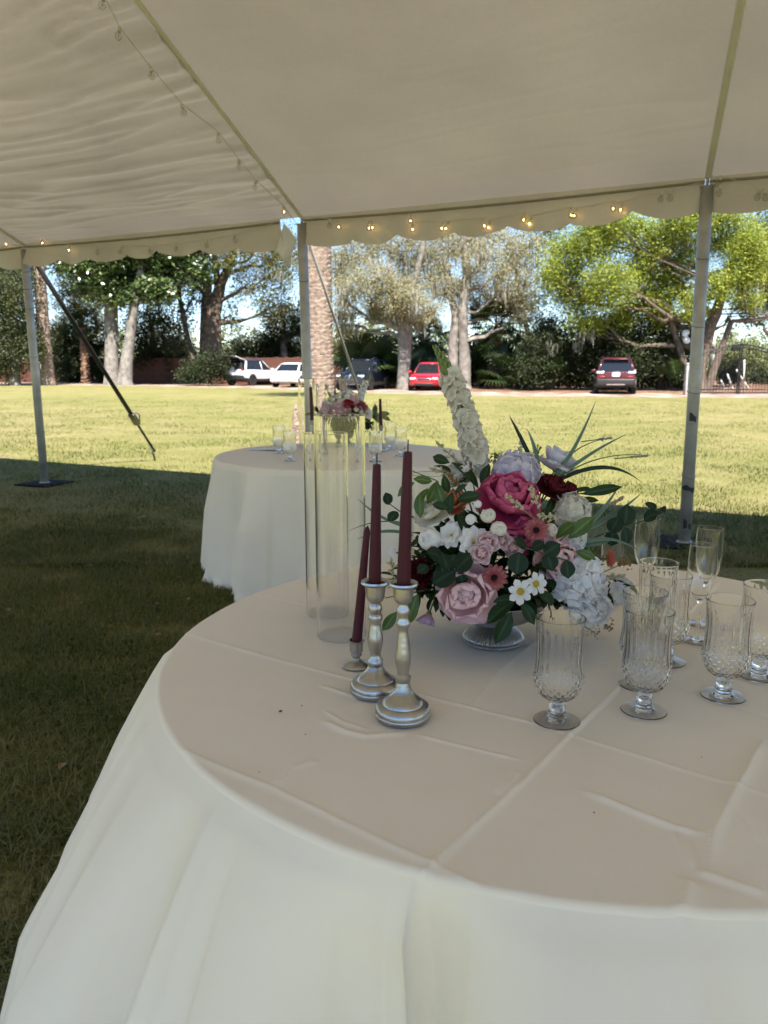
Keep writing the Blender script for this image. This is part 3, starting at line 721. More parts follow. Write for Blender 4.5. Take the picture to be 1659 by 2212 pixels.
tree('thick grey twin-forked trunk tree left of the black strap foot', (241, 55), [[(241, 826, .50), (240, 740, .42), (238, 660, .40), (228, 610, .28), (215, 540, .2)], [(243, 740, .3), (245, 660, .3), (252, 600, .25), (262, 520, .18)]], [(195, 560, 50, 40, 3200), (250, 555, 60, 40, 4200), (215, 620, 40, 30, 1800), (330, 575, 50, 45, 3200), (285, 610, 40, 30, 1700), (150, 560, 40, 40, 2400), (385, 560, 45, 40, 2400), (240, 500, 80, 40, 3000)], MAG, .24, moss=1, seed=4)
tree('pale grey leaning trunk tree under glossy leaves', (272, 54), [[(270, 828, .46), (280, 740, .36), (292, 650, .30), (305, 580, .22), (310, 500, .16)]], [(350, 540, 50, 40, 3200), (300, 520, 60, 40, 3200), (330, 630, 35, 26, 1500), (400, 520, 50, 35, 2600), (420, 590, 36, 30, 1200), (275, 640, 28, 22, 800)], MAG, .26, seed=5)
tree('slim brown tree leaning left in dark shade', (425, 57), [[(426, 822, .26), (412, 760, .22), (395, 680, .18), (378, 600, .14), (370, 540, .1)]], [(360, 620, 30, 30, 1100), (395, 690, 26, 30, 800), (350, 690, 34, 34, 1400), (420, 640, 24, 30, 600), (380, 740, 26, 24, 800)], DK, .16, bark=BARKB, moss=1, seed=6)
tree('thin dark stemmed tree behind the leaning trunk', (332, 60), [[(345, 818, .26), (332, 760, .22), (325, 690, .18)], [(378, 818, .14), (362, 760, .12), (350, 720, .1)]], [(310, 700, 45, 40, 3000), (345, 750, 50, 30, 3000), (300, 760, 35, 30, 1800), (385, 765, 40, 24, 2200)], DK, .16, bark=BARKB, seed=7)
tree('dark evergreen thicket behind the small yellow tree', (140, 62), [[(146, 818, .2), (140, 740, .18), (138, 690, .1)]], [(140, 760, 40, 34, 3000), (200, 760, 30, 36, 2400), (225, 720, 26, 30, 1400), (110, 740, 22, 40, 1500), (160, 730, 34, 26, 1800)], DK, .16, bark=BARKB, seed=8)
tree('big multi-stemmed brown oak left of the white cars', (455, 58), [[(455, 812, .75), (455, 740, .66), (458, 680, .62), (478, 610, .36), (505, 540, .24), (520, 470, .18)], [(440, 800, .4), (444, 700, .40), (448, 620, .34), (440, 560, .28), (420, 480, .2)], [(470, 800, .35), (468, 700, .32), (470, 620, .26), (462, 540, .2), (470, 470, .15)]], [(430, 515, 50, 35, 2000), (505, 545, 45, 40, 1500), (560, 530, 50, 40, 2200), (600, 590, 40, 45, 2200), (540, 610, 45, 40, 1800), (470, 560, 36, 30, 800), (390, 600, 24, 24, 500), (500, 680, 30, 40, 800), (590, 660, 40, 30, 1500), (620, 540, 40, 50, 2200)], foliage('spring_leaf', (.06, .08, .02), (.15, .15, .045), (.31, .27, .085)), .15, bark=BARKB, moss=4, seed=9, twigs=4)
tree('dark evergreen tree rising behind the white cars', (612, 63), [[(615, 815, .3), (612, 740, .25), (610, 660, .12)]], [(610, 700, 42, 40, 3400), (640, 740, 40, 40, 3000), (580, 745, 34, 30, 1500), (625, 780, 55, 22, 2600), (660, 690, 30, 40, 1800), (690, 770, 40, 30, 2200)], DK, .17, seed=10)
tree('rounded dark green shrub left of the open white car', (446, 52), [], [(440, 800, 44, 26, 4200), (470, 785, 26, 30, 2400), (415, 808, 26, 18, 1600)], DK, .12, cat='shrub', name='shrub', seed=11, group=None)
tree('mossy tan oak between the palm trunk and twin trunks', (872, 44.6), [[(872, 830, .36), (870, 740, .28), (868, 690, .29), (855, 640, .26), (840, 580, .2)], [(874, 700, .25), (885, 640, .22), (905, 570, .17), (920, 500, .12)]], [(765, 545, 50, 42, 2300), (805, 605, 50, 40, 2400), (860, 525, 60, 42, 2700), (900, 600, 55, 42, 2500), (940, 545, 50, 45, 2200), (825, 660, 42, 30, 1700), (905, 670, 50, 26, 1700), (745, 640, 34, 42, 1600), (735, 580, 30, 40, 1200), (870, 640, 46, 30, 1700), (745, 700, 26, 26, 900)], TAN, .085, dens=2.3, moss=9, seed=12, twigs=14, twr=.016)
tree('grey twin-trunked oak draped in moss right of centre', (1000, 45), [[(1003, 828, .38), (1001, 740, .30), (1000, 660, .28), (1010, 590, .28), (1000, 520, .2), (1004, 470, .17)], [(978, 815, .30), (978, 740, .26), (984, 680, .22), (975, 620, .18), (960, 560, .13)]], [(990, 520, 50, 36, 1500), (1050, 560, 60, 48, 2600), (1110, 605, 52, 48, 2300), (1080, 655, 50, 40, 1900), (1135, 665, 34, 34, 1100), (1015, 630, 44, 34, 1600), (960, 620, 40, 34, 1300), (1060, 500, 55, 30, 1400), (1130, 540, 40, 34, 900)], TAN, .085, dens=2.3, moss=9, seed=13, twigs=9, twr=.018)
tree('sparse green tree with sky gaps behind the twin trunks', (1120, 54), [[(1150, 815, .2), (1140, 720, .17), (1120, 620, .14), (1100, 520, .1)]], [(1150, 520, 44, 40, 900), (1110, 560, 40, 40, 600), (1180, 590, 40, 40, 1000), (1060, 480, 60, 30, 800), (1160, 650, 30, 30, 600), (1190, 490, 40, 40, 1200)], foliage('mid_leaf', (.05, .075, .02), (.11, .14, .04), (.19, .21, .07)), .15, bark=BARKB, seed=14, twigs=6)
tree('yellow green bush between the palm and the dark car', (752, 56), [[(752, 812, .12), (752, 770, .1)]], [(745, 735, 30, 30, 1700), (775, 760, 30, 26, 1500), (735, 780, 26, 22, 1200), (790, 720, 24, 26, 900)], YEL, .13, seed=15, cat='bush', name='bush', group=None)
for i, (u, lb, bl) in enumerate(((1190, 'dark cedar left of the maroon car', [(1165, 765, 34, 50, 3000), (1205, 735, 38, 45, 3200), (1215, 790, 45, 38, 3600), (1150, 805, 34, 28, 2200), (1180, 715, 26, 30, 1300)]), (1310, 'dark cedar right behind the maroon car', [(1280, 735, 44, 42, 3600), (1330, 725, 46, 40, 3600), (1300, 790, 55, 42, 4600), (1360, 780, 44, 46, 3800), (1260, 800, 30, 34, 2200)]), (1430, 'dark cedar between the maroon car and the gate', [(1410, 730, 42, 44, 3400), (1460, 745, 36, 50, 3200), (1420, 795, 46, 40, 3800), (1470, 810, 26, 30, 1800), (1385, 770, 30, 40, 2000)]))):
    tree(lb, (u, 43.6), [[(u, 842, .25), (u, 770, .2), (u, 700, .1)]], bl, DK, .13, bark=BARKB, moss=1, seed=20 + i, group='dark cedars behind the maroon car', name='cedar_tree')
tree('spreading bright spring-green oak at the right', (1508, 41.5), [[(1506, 842, .45), (1510, 790, .36), (1528, 720, .34), (1545, 680, .30), (1570, 610, .2), (1590, 540, .14)], [(1516, 770, .25), (1500, 700, .24), (1470, 620, .2), (1420, 540, .16), (1380, 480, .1)], [(1530, 720, .2), (1580, 694, .14), (1640, 690, .10), (1690, 680, .07)], [(1495, 690, .18), (1440, 660, .15), (1370, 640, .1)]],
     [(1225, 565, 46, 46, 2300), (1285, 525, 54, 42, 2700), (1245, 640, 46, 40, 2200), (1315, 615, 50, 48, 2800), (1345, 690, 32, 24, 1400), (1325, 485, 58, 34, 2400), (1415, 520, 56, 46, 2800), (1440, 620, 46, 44, 2500), (1480, 480, 50, 34, 2000), (1570, 505, 56, 42, 2700), (1600, 590, 46, 42, 2300), (1425, 680, 30, 22, 1000), (1390, 580, 40, 36, 1700), (1195, 600, 24, 30, 800), (1540, 450, 60, 30, 1800), (1330, 730, 22, 18, 700), (1620, 540, 40, 40, 1600), (1550, 620, 26, 26, 700), (1270, 700, 36, 24, 900), (1385, 650, 40, 30, 1200), (1480, 560, 46, 40, 1700), (1500, 660, 30, 30, 800), (1610, 650, 36, 26, 900)], BRT, .105, dens=2.6, bark=BARKB, moss=1, seed=30, twigs=6, twr=.025)
tree('darker green tree at the right edge above the gate', (1690, 47), [[(1690, 840, .4), (1680, 740, .32), (1665, 640, .22), (1650, 560, .14)]], [(1640, 580, 34, 50, 2200), (1655, 650, 26, 40, 1500), (1670, 500, 50, 50, 2600), (1620, 690, 24, 22, 500)], foliage('mid_leaf', 0, 0, 0), .15, moss=6, bark=BARKB, seed=31)
tree('yellow green thicket beyond the iron gate', (1600, 74), [[(1600, 812, .2), (1600, 770, .15)]], [(1600, 762, 36, 24, 2400), (1650, 775, 34, 26, 2400), (1570, 780, 30, 22, 1600), (1625, 805, 55, 24, 3400), (1545, 800, 24, 26, 1400)], PAL, .2, seed=32, group=None)
tree('dark round shrub just behind the iron gate', (1580, 52), [], [(1575, 815, 22, 24, 1800), (1640, 822, 24, 22, 1600)], DK, .14, seed=33, cat='shrub', name='shrub', group=None)

for i, (u, v, Y, ru, rv, lb) in enumerate(((150, 800, 60, 26, 20, 'dark shrub at the fence foot beside the left palm'), (215, 803, 61, 24, 18, 'dark shrub against the fence left of the grey trunks'), (320, 800, 61, 30, 20, 'dark shrub against the fence right of the grey trunks'), (385, 798, 60, 26, 22, 'dark shrub at the fence foot by the slim leaning tree'), (520, 765, 64, 44, 34, 'dark shrub mass behind the open white car'), (585, 770, 64, 38, 36, 'dark shrub mass behind the white sedan'), (705, 768, 60, 42, 42, 'dark shrub mass left of the dark navy car'), (915, 772, 52, 46, 42, 'dark shrub mass behind the red car'), (1035, 778, 51, 44, 44, 'dark shrub mass between twin trunks and booted palm'), (1115, 775, 50, 42, 42, 'dark shrub mass behind the sunny palmetto'))):
    tree(lb, (u, Y), [], [(u - ru * .4, v, ru * .6, rv, 1100), (u + ru * .4, v + 3, ru * .6, rv * .9, 1100), (u, v - rv * .4, ru * .5, rv * .7, 800)], DK, .15, dens=1.5, cat='shrub', name='shrub', seed=50 + i, group='dark shrubs along the fence')
# far woods that read as one mass
rs = np.random.RandomState(9); VV = []; SS = []
for i in range(150):
    u = -200 + 2100 * (i + rs.rand()) / 150; Y = rs.uniform(88, 120); top = rs.uniform(738, 778)
    k = Y / FPX; c = aty(u, top + 8, Y); c.z = max(1.2, c.z); P, S, _ = blob_pts(c, (22 * k, 22 * k, max(1.6, c.z * .8)), 520, rs)
    VV.append(P); SS.append(S)
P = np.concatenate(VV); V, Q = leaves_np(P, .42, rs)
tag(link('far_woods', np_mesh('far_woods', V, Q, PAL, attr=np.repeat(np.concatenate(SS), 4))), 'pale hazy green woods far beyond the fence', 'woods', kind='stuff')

# ---------------------------------------------------------------- palms
PTR = M('palm_trunk', (.25, .185, .145), rough=.95, var=.4, vs=9, bump=1, bs=22)
FRM = foliage('frond', (.05, .085, .02), (.09, .13, .03), (.17, .2, .06), rough=.4, spec=.4)
FRD = foliage('palmetto', (.03, .05, .015), (.06, .09, .025), (.15, .19, .06), rough=.4, spec=.4)
def feather_frond(L, mat, name='frond', n=26):
    mb = MB(); rs = random.Random(3)
    pos = lambda q: Vector((L * (q - .16 * q * q), 0, L * (.32 * q - .72 * q * q)))
    mb.tube([pos(q / 8) for q in range(9)], [.03 * (1 - .09 * q) for q in range(9)], 5)
    for i in range(n):
        q = .1 + .9 * i / n; p = pos(q); ll = L * .17 * math.sin(math.pi * (.12 + .8 * q)) + .1
        for s in (-1, 1):
            e = p + Vector((ll * .5, s * ll * .8, -ll * (.35 + .3 * rs.random()))); w = Vector((.028, 0, 0)); m = p.lerp(e, .55) + Vector((0, 0, ll * .06))
            mb.add([p - w, p + w, m + w, m - w, e], [(0, 1, 2, 3), (3, 2, 4)])
    return mb.mesh(name, mat, False)
def ringed_trunk(h, r0, r1, step, bump, seed, lean=(0, 0), n=28):
    rs = random.Random(seed); vs_ = []; k = int(h / step); mb = MB(); prof = []
    for i in range(k):
        z = i * step
        for f, b in ((0, 1), (.55, 1 + bump), (.8, 1 + bump * .9), (.9, 1 - bump * .25)): prof.append((z + f * step, b))
    rs2 = np.random.RandomState(seed); J = rs2.rand(len(prof), n)
    def fn(i, j):
        z, b = prof[j]; q = z / h; a = 2 * math.pi * i / n
        zz = z
        flare = 1 + .22 * math.exp(-z / .6)
        r = (r0 + (r1 - r0) * q) * flare * (1 + (b - 1) * (.25 + 1.5 * J[j // 4 * 4, i]) + .012 * math.sin(3 * a + z))
        return (r * math.cos(a) + lean[0] * q * q * h, r * math.sin(a) + lean[1] * q * q * h, z + .9 * step * (J[(j // 4 * 4 + 2) % len(prof), i] - .5) + .6 * step * math.sin(a + j // 4))
    mb.grid(n, len(prof), fn, closed_u=True); return mb
FF = feather_frond(3.2, FRM)
def date_palm(label, u, Y, h, r0, r1, seed, lean=(0, 0), step=.085, bump=.05):
    base = Vector((px(u, Y), Y, 0)); o = tag(empty('palm_tree', base), label, 'palm tree', 'tall bare-trunked palms on the lawn')
    auto_smooth(ringed_trunk(h, r0, r1, step, bump, seed, lean).build('trunk', PTR, o).data, 50); rs = random.Random(seed)
    for i in range(34):
        a = i * 2.4; f = link('frond', FF, o, (lean[0] * h, lean[1] * h, h - .1 + .25 * (i % 3)), (0, -R(55) + R(75) * i / 34, a), rs.uniform(.85, 1.15))
    return o
date_palm('big rough palm trunk behind the middle tent pole', 690, 20, 24, .335, .305, 1, (-.0035, 0))
date_palm('distant smooth palm trunk beside the left tent pole', 100, 54, 15, .44, .30, 2, (.0012, 0), .12, .02)
st = onz(641, 965, 0); mb = ringed_trunk(.62, .075, .04, .05, .16, 5, n=14); mb.lathe([(.04, .62), (.026, .68), (.0001, .72)], 14)
tag(mb.build('palm_stump', PTR, None, st), 'small rough pointed stump on the lawn beyond the far table', 'stump')
def fan_leaf(mat, n=22, Rr=.75, name='fan_leaf'):
    mb = MB(); rs = random.Random(8)
    mb.tube([(0, 0, 0), (.5, 0, .08), (.9, 0, .05)], .014, 4)
    for i in range(n):
        a = R(-125 + 250 * i / (n - 1)); c = Vector((.9, 0, .05)); d = Vector((math.cos(a), math.sin(a), .12)); s = Vector((-math.sin(a), math.cos(a), 0)) * .038
        L = Rr * (.8 + .2 * math.cos(a * .6)) * rs.uniform(.92, 1.08); m = c + d * L * .6; e = c + d * L + Vector((0, 0, -.16 - .12 * rs.random()))
        mb.add([c - s * .3, c + s * .3, m + s + Vector((0, 0, .02)), m - s, e], [(0, 1, 2, 3), (3, 2, 4)])
    return mb.mesh(name, mat, False)
FN = fan_leaf(FRM); FND = fan_leaf(FRD)
def cabbage_palm(label, u, Y, vtop, r, nl, seed, sc_=1.3):
    base = Vector((px(u, Y), Y, 0)); h = aty(u, vtop, Y).z; o = tag(empty('cabbage_palm', base), label, 'palm tree', 'cabbage palms under the oaks')
    rs = random.Random(seed); mb = ringed_trunk(h, r, r * .85, .16, .22, seed, n=14); mb.build('trunk', M('boot_trunk', (.20, .12, .075), rough=.95, var=.4, vs=6, bump=1, bs=14), o)
    for i in range(nl): link('fan_leaf', FN if i % 2 else FND, o, (0, 0, h - .05 + .1 * rs.random()), (rs.uniform(-.4, .4), -R(70) + R(140) * i / nl, i * 2.4 + rs.random()), sc_ * rs.uniform(.8, 1.15))
cabbage_palm('cabbage palm with brown booted trunk right of twin trunks', 1071, 46, 705, .40, 30, 1, 1.5)
cabbage_palm('cabbage palm behind the red car', 925, 51, 735, .26, 24, 2, 1.25)
cabbage_palm('leaning cabbage palm left of the mossy tan oak', 836, 52, 712, .24, 22, 3, 1.2)
cabbage_palm('rust-trunked palm among the left-hand shade trees', 184, 59, 700, .27, 16, 4, .9)
def palmetto(label, u, v, Y, nl, seed, sc_=1.2):
    p = aty(u, v, Y); base = Vector((p.x, Y, 0)); o = tag(empty('palmetto', base), label, 'palmetto', 'palmetto clumps along the fence'); rs = random.Random(seed)
    for i in range(nl): link('fan_leaf', FND if i % 3 else FN, o, (rs.uniform(-.5, .5), rs.uniform(-.4, .4), .1 + .5 * rs.random()), (rs.uniform(-.5, .5), -R(78) + R(75) * rs.random(), i * 2.4), sc_ * rs.uniform(.7, 1.25))
for i, (u, v, Y, nl, s, lb) in enumerate(((805, 800, 47, 34, 1.7, 'large palmetto clump right behind the dark car'), (770, 800, 50, 22, 1.5, 'palmetto clump partly hidden by the dark car'), (845, 800, 47.5, 22, 1.3, 'palmetto clump against the mossy oak trunk'), (940, 810, 47, 18, 1.2, 'palmetto clump behind the red car'), (1110, 815, 45, 26, 1.35, 'sunny palmetto clump right of the booted palm'), (1040, 810, 48, 18, 1.3, 'palmetto clump between twin trunks and booted palm'), (1165, 825, 42.8, 18, 1.1, 'palmetto clump in front of the fence right'), (1470, 840, 41, 14, .8, 'small spiky palmetto near the gate post'))):
    palmetto(lb, u, v, Y, nl, i + 1, s)
# ================================================================ parked cars
CGL = M('car_glass', (.012, .015, .018), rough=.05, spec=.8); BLKP = M('black_plastic', (.018, .018, .019), rough=.55); TYRE = M('tyre', (.015, .015, .015), rough=.85)
RIM = M('alloy', (.45, .45, .46), rough=.3, metal=.9); CHR = M('chrome', (.75, .75, .76), rough=.12, metal=1); TAIL = M('tail_lamp', (.35, .012, .015), rough=.15, coat=1)
HEAD = M('head_lamp', (.7, .72, .74), rough=.1, coat=1, metal=.4); PLATE = M('plate', (.75, .76, .74), rough=.5)
def paint(n, c, metal=.2): return M(n, c, rough=.28, metal=metal, coat=1, spec=.5)
def loft(stations, sect):
    mb = MB(); rings = [sect(*s) for s in stations]; n = len(rings[0]); vs_ = [v for r in rings for v in r]
    fs = [(i * n + k, i * n + (k + 1) % n, (i + 1) * n + (k + 1) % n, (i + 1) * n + k) for i in range(len(rings) - 1) for k in range(n)]
    fs += [tuple(range(n))[::-1], tuple((len(rings) - 1) * n + k for k in range(n))]
    return mb.add(vs_, fs)
def body_sect(x, zb, zt, hw):
    h = zt - zb
    half = [(hw * .84, zb), (hw * .97, zb + .12 * h), (hw, zb + .42 * h), (hw * .985, zb + .72 * h), (hw * .95, zt - .05), (hw * .86, zt), (hw * .45, zt + .018)]
    return [(x, y, z) for y, z in half] + [(x, 0, zt + .024)] + [(x, -y, z) for y, z in half[::-1]]
SUV = dict(L=[(-2.16, .50, .98, .78), (-2.10, .36, 1.03, .86), (-1.7, .30, 1.05, .90), (-.9, .26, 1.04, .915), (.2, .25, 1.01, .915), (.95, .26, 1.00, .905), (1.35, .27, .98, .89), (1.8, .29, .92, .85), (2.08, .34, .82, .78), (2.16, .44, .72, .70)],
           g=(-2.02, 1.12, -1.72, .30, .80, .62, 1.0, 1.64), wr=.355, wx=(-1.32, 1.36))
SEDAN = dict(L=[(-2.25, .52, .88, .70), (-2.18, .36, .95, .80), (-1.75, .26, .98, .87), (-.9, .22, .96, .89), (.2, .21, .93, .89), (.9, .22, .92, .88), (1.35, .23, .88, .87), (1.85, .25, .80, .82), (2.15, .30, .70, .74), (2.25, .40, .60, .62)],
             g=(-1.75, 1.15, -1.0, .30, .78, .58, .92, 1.44), wr=.32, wx=(-1.35, 1.38))
def car(name, label, u, Y, heading, spec, col, rear=None, cat='car', hatch=False, kw={}):
    base = Vector((px(u, Y), Y, 0)); o = tag(empty(name, base, (0, 0, heading)), label, cat, 'cars parked along the far edge')
    sx = kw.get('s', 1)
    L, g = spec['L'], spec['g']; P = col
    ms = loft(L, body_sect); b = ms.build('body', P, o); bv = b.modifiers.new('b', 'BEVEL'); bv.width = .06; bv.segments = 3; bv.limit_method = 'ANGLE'; bv.angle_limit = R(35)
    # lower cladding
    clad = [(x, zb - .015, zb + .2, hw + .012) for x, zb, zt, hw in L]
    def csect(x, zb, zt, hw): return [(x, hw * .8, zb), (x, hw, zb + .04), (x, hw, zt), (x, hw * .6, zt + .0), (x, -hw * .6, zt), (x, -hw, zt), (x, -hw, zb + .04), (x, -hw * .8, zb)]
    loft([(x - .012 if x < 0 else x + .012, zb, zb + .2, hw) for (x, zb, zt, hw) in clad], csect).build('lower_cladding', BLKP if kw.get('clad', True) else P, o, smooth=False)
    xr0, xf0, xr1, xf1, y0, y1, z0, z1 = g
    # greenhouse of glass, roof panel and pillars in paint
    def gs(q, e=0):
        xr = xr0 + (xr1 - xr0) * q ** .9; xf = xf0 + (xf1 - xf0) * q; y = y0 + (y1 - y0) * q; z = z0 + (z1 - z0) * q
        return [(xr, -y * .93, z), (xr + .12, -y, z), (xf - .25, -y, z), (xf, -y * .80, z), (xf, y * .80, z), (xf - .25, y, z), (xr + .12, y, z), (xr, y * .93, z)]
    mb = MB(); rows = [gs(q) for q in (0, .5, .93)]; vs_ = [v for r in rows for v in r]
    mb.add(vs_, [(i * 8 + k, i * 8 + (k + 1) % 8, (i + 1) * 8 + (k + 1) % 8, (i + 1) * 8 + k) for i in range(2) for k in range(8)] + [tuple(16 + k for k in range(8))])
    gh = mb.build('windows', CGL, o, smooth=False)
    r0 = [(x * 1.0, y * 1.025, z) for x, y, z in gs(.9)]; r1 = [(x, y * .99, z + .0) for x, y, z in gs(1.0)]; cx = (xr1 + xf1) / 2
    r2 = [(cx + (x - cx) * .88, y * .8, z1 + .045) for x, y, z in gs(1.0)]
    mb = MB(); mb.add(r0 + r1 + r2, [(i * 8 + k, i * 8 + (k + 1) % 8, (i + 1) * 8 + (k + 1) % 8, (i + 1) * 8 + k) for i in range(2) for k in range(8)] + [tuple(16 + k for k in range(8)), tuple(range(8))[::-1]])
    mb.build('roof', kw.get('roof', P), o)
    for s in (-1, 1):
        for (xa, xb, yq, w_) in ((xf0 - .06, xf1 - .02, .86, .035), (xr0 + .1, xr1 + .1, .985, .075), (-.12, -.16, 1.005, .035)):
            a = Vector((xa, s * y0 * yq, z0 - .02)); c = Vector((xb, s * y1 * yq, z1 - .06)); MB().tube([a, a.lerp(c, .5) + Vector((0, s * .008, 0)), c], w_, 6).build('pillar', P, o)
        MB().bevbox((.78, s * (y0 + .17), z0 + .06), (.12, .2, .14), .03).build('mirror', P, o)
        if kw.get('rails'): MB().tube([(xr1 + .1, s * y1 * .95, z1 + .03), (xr1 + .25, s * y1 * .95, z1 + .085), (xf1 - .3, s * y1 * .95, z1 + .085), (xf1 - .1, s * y1 * .95, z1 + .02)], .02, 6).build('roof_rail', kw['rails'], o)
    wr = spec['wr']; W = L[4][3]
    for x in spec['wx']:
        for s in (-1, 1):
            MB().lathe([(0, -.01), (wr * 1.16, -.01), (wr * 1.16, .02), (wr * 1.0, .022), (0, .022)], 22).build('wheel_arch', BLKP, o, (x, s * (W - .006), wr + .02), (R(-90 * s), 0, 0), smooth=False)
            wh = MB().lathe([(wr * .6, -.1), (wr * .93, -.11), (wr, -.07), (wr, .07), (wr * .93, .11), (wr * .64, .105), (wr * .6, .06)], 24).build('wheel', TYRE, o, (x, s * (W - .08), wr), (R(-90 * s), 0, 0))
            mb = MB(); mb.lathe([(wr * .62, .06), (wr * .62, .095), (wr * .56, .09), (wr * .54, .05)], 20); mb.lathe([(0, .09), (.07, .085), (.075, .06)], 10)
            for k in range(5):
                a = k * R(72); mb.box((math.cos(a) * wr * .33, math.sin(a) * wr * .33, .075), (wr * .56, .06, .03), (0, 0, a))
            mb.build('rim', RIM, wh, smooth=False)
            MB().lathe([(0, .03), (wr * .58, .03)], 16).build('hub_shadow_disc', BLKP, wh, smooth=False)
    xe, xn = L[0][0], L[-1][0]
    rear(o, P, xe, xn, L, g) if rear else None
    return o
def rear_suv(o, P, xe, xn, L, g):
    for s in (-1, 1):
        MB().bevbox((xe + .05, s * .70, 1.0), (.12, .34, .11), .02).build('tail_lamp', HEAD, o)
        MB().bevbox((xe + .03, s * .62, .80), (.08, .22, .07), .015).build('tail_lamp', TAIL, o)
    MB().bevbox((xe - .015, 0, .56), (.16, 1.66, .30), .05).build('rear_bumper', M('dark_bumper', (.022, .019, .021), rough=.5), o)
    MB().bevbox((xe - .1, 0, .45), (.03, .8, .05), .01).build('skid_strip', M('skid', (.25, .20, .18), rough=.5), o)
    MB().bevbox((xe - .0, 0, .90), (.03, .34, .18), .006).build('number_plate', PLATE, o)
    MB().bevbox((xe - .0, 0, 1.03), (.02, .24, .03), .005).build('badge', CHR, o)
    MB().bevbox((-1.83, 0, 1.60), (.22, 1.1, .04), .015).build('spoiler', P, o)
def front_bmw(o, P, xe, xn, L, g):
    for s in (-1, 1):
        MB().bevbox((xn - .10, s * .60, .76), (.16, .36, .12), .03).build('headlight', HEAD, o)
        MB().bevbox((xn + .01, s * .14, .68), (.05, .24, .22), .03).build('grille', CHR, o)
        MB().bevbox((xn + .025, s * .14, .68), (.05, .20, .18), .02).build('grille_insert', BLKP, o)
        MB().bevbox((xn - .02, s * .52, .46), (.06, .3, .1), .02).build('air_intake', BLKP, o)
    MB().bevbox((xn + .0, 0, .42), (.06, .9, .14), .03).build('air_intake', BLKP, o)
    MB().bevbox((xn + .02, 0, .34), (.05, 1.2, .03), .01).build('bumper_trim', CHR, o)
    MB().lathe([(0, .01), (.04, .01), (.045, 0)], 14).build('badge', HEAD, o, (xn - .05, 0, .80), (0, R(60), 0))
def front_sedan(o, P, xe, xn, L, g):
    for s in (-1, 1): MB().bevbox((xn - .12, s * .58, .64), (.26, .32, .13), .04).build('headlight', HEAD, o)
    MB().bevbox((xn - .01, 0, .60), (.08, .74, .14), .04).build('grille', CHR, o); MB().bevbox((xn + .005, 0, .60), (.08, .66, .09), .03).build('grille_insert', BLKP, o)
    MB().bevbox((xn - .0, 0, .36), (.08, 1.0, .13), .04).build('air_intake', BLKP, o)
def rear_sedan(o, P, xe, xn, L, g):
    for s in (-1, 1): MB().bevbox((xe + .06, s * .58, .82), (.12, .34, .12), .03).build('tail_lamp', TAIL, o)
    MB().bevbox((xe - .01, 0, .50), (.1, 1.4, .2), .04).build('rear_bumper', P, o); MB().bevbox((xe - .005, 0, .76), (.03, .34, .16), .006).build('number_plate', PLATE, o)
def rear_hatch(o, P, xe, xn, L, g):
    xr0, xf0, xr1, xf1, y0, y1, z0, z1 = g
    MB().bevbox((xe + .16, 0, 1.14), (.06, 1.18, .76), .03).build('boot_opening', M('boot_dark', (.02, .02, .021), rough=.9), o)
    for s in (-1, 1):
        MB().bevbox((xe + .06, s * .70, 1.02), (.14, .22, .12), .03).build('tail_lamp', TAIL, o)
        MB().tube([(xr1 - .02, s * .5, z1 + .02), (xe - .35, s * .5, z1 + .10)], .012, 5).build('gas_strut', BLKP, o)
    MB().bevbox((xe + .1, .22, 1.0), (.14, .34, .42), .06).build('boot_bag', M('bag_white', (.6, .6, .62), rough=.8), o)
    MB().bevbox((xe + .1, -.18, .96), (.14, .3, .36), .06).build('boot_bag', M('bag_blue', (.05, .07, .14), rough=.8), o)
    MB().bevbox((xe - .03, 0, .56), (.16, 1.64, .28), .05).build('rear_bumper', BLKP, o)
    h = empty('hatch', (xr1 + .02, 0, z1 + .03), (0, R(14), 0)); h.parent = o
    def panel(a, b, y, z, th): return MB().bevbox(((a + b) / 2, 0, z), (abs(b - a), y, th), .02)
    hp = panel(-1.0, 0, 1.24, 0, .05).build('hatch_panel', P, h); panel(-.62, -.08, 1.06, -.018, .05).build('hatch_window', CGL, hp); panel(-1.06, -.62, 1.2, -.03, .07).build('hatch_trim', BLKP, hp)
hd = lambda a: math.radians(a)
car('parked_suv', 'maroon sport utility vehicle seen square from behind', 1328, 38.6, hd(76), SUV, paint('maroon', (.075, .005, .012)), rear_suv, kw=dict(rails=BLKP))
car('parked_suv', 'white sport utility vehicle with its tailgate open', 548, 54.2, hd(62), SUV, paint('white_paint', (.78, .79, .80), 0), rear_hatch, kw=dict(rails=CHR, roof=M('black_roof', (.02, .02, .022), rough=.25, coat=1)))
car('parked_sedan', 'white sedan half hidden behind the middle pole', 640, 50, hd(74), SEDAN, paint('white_paint', 0, 0), rear_sedan, kw=dict(clad=False))
car('parked_suv', 'dark navy sport utility vehicle facing the lawn', 785, 44.2, hd(-108), SUV, paint('navy', (.008, .011, .022), .3), front_bmw, kw=dict(rails=CHR))
car('parked_sedan', 'bright red sedan facing the lawn beside the oak', 928, 43.6, hd(-101), SEDAN, paint('red_paint', (.42, .008, .02), .1), front_sedan, kw=dict(clad=False))
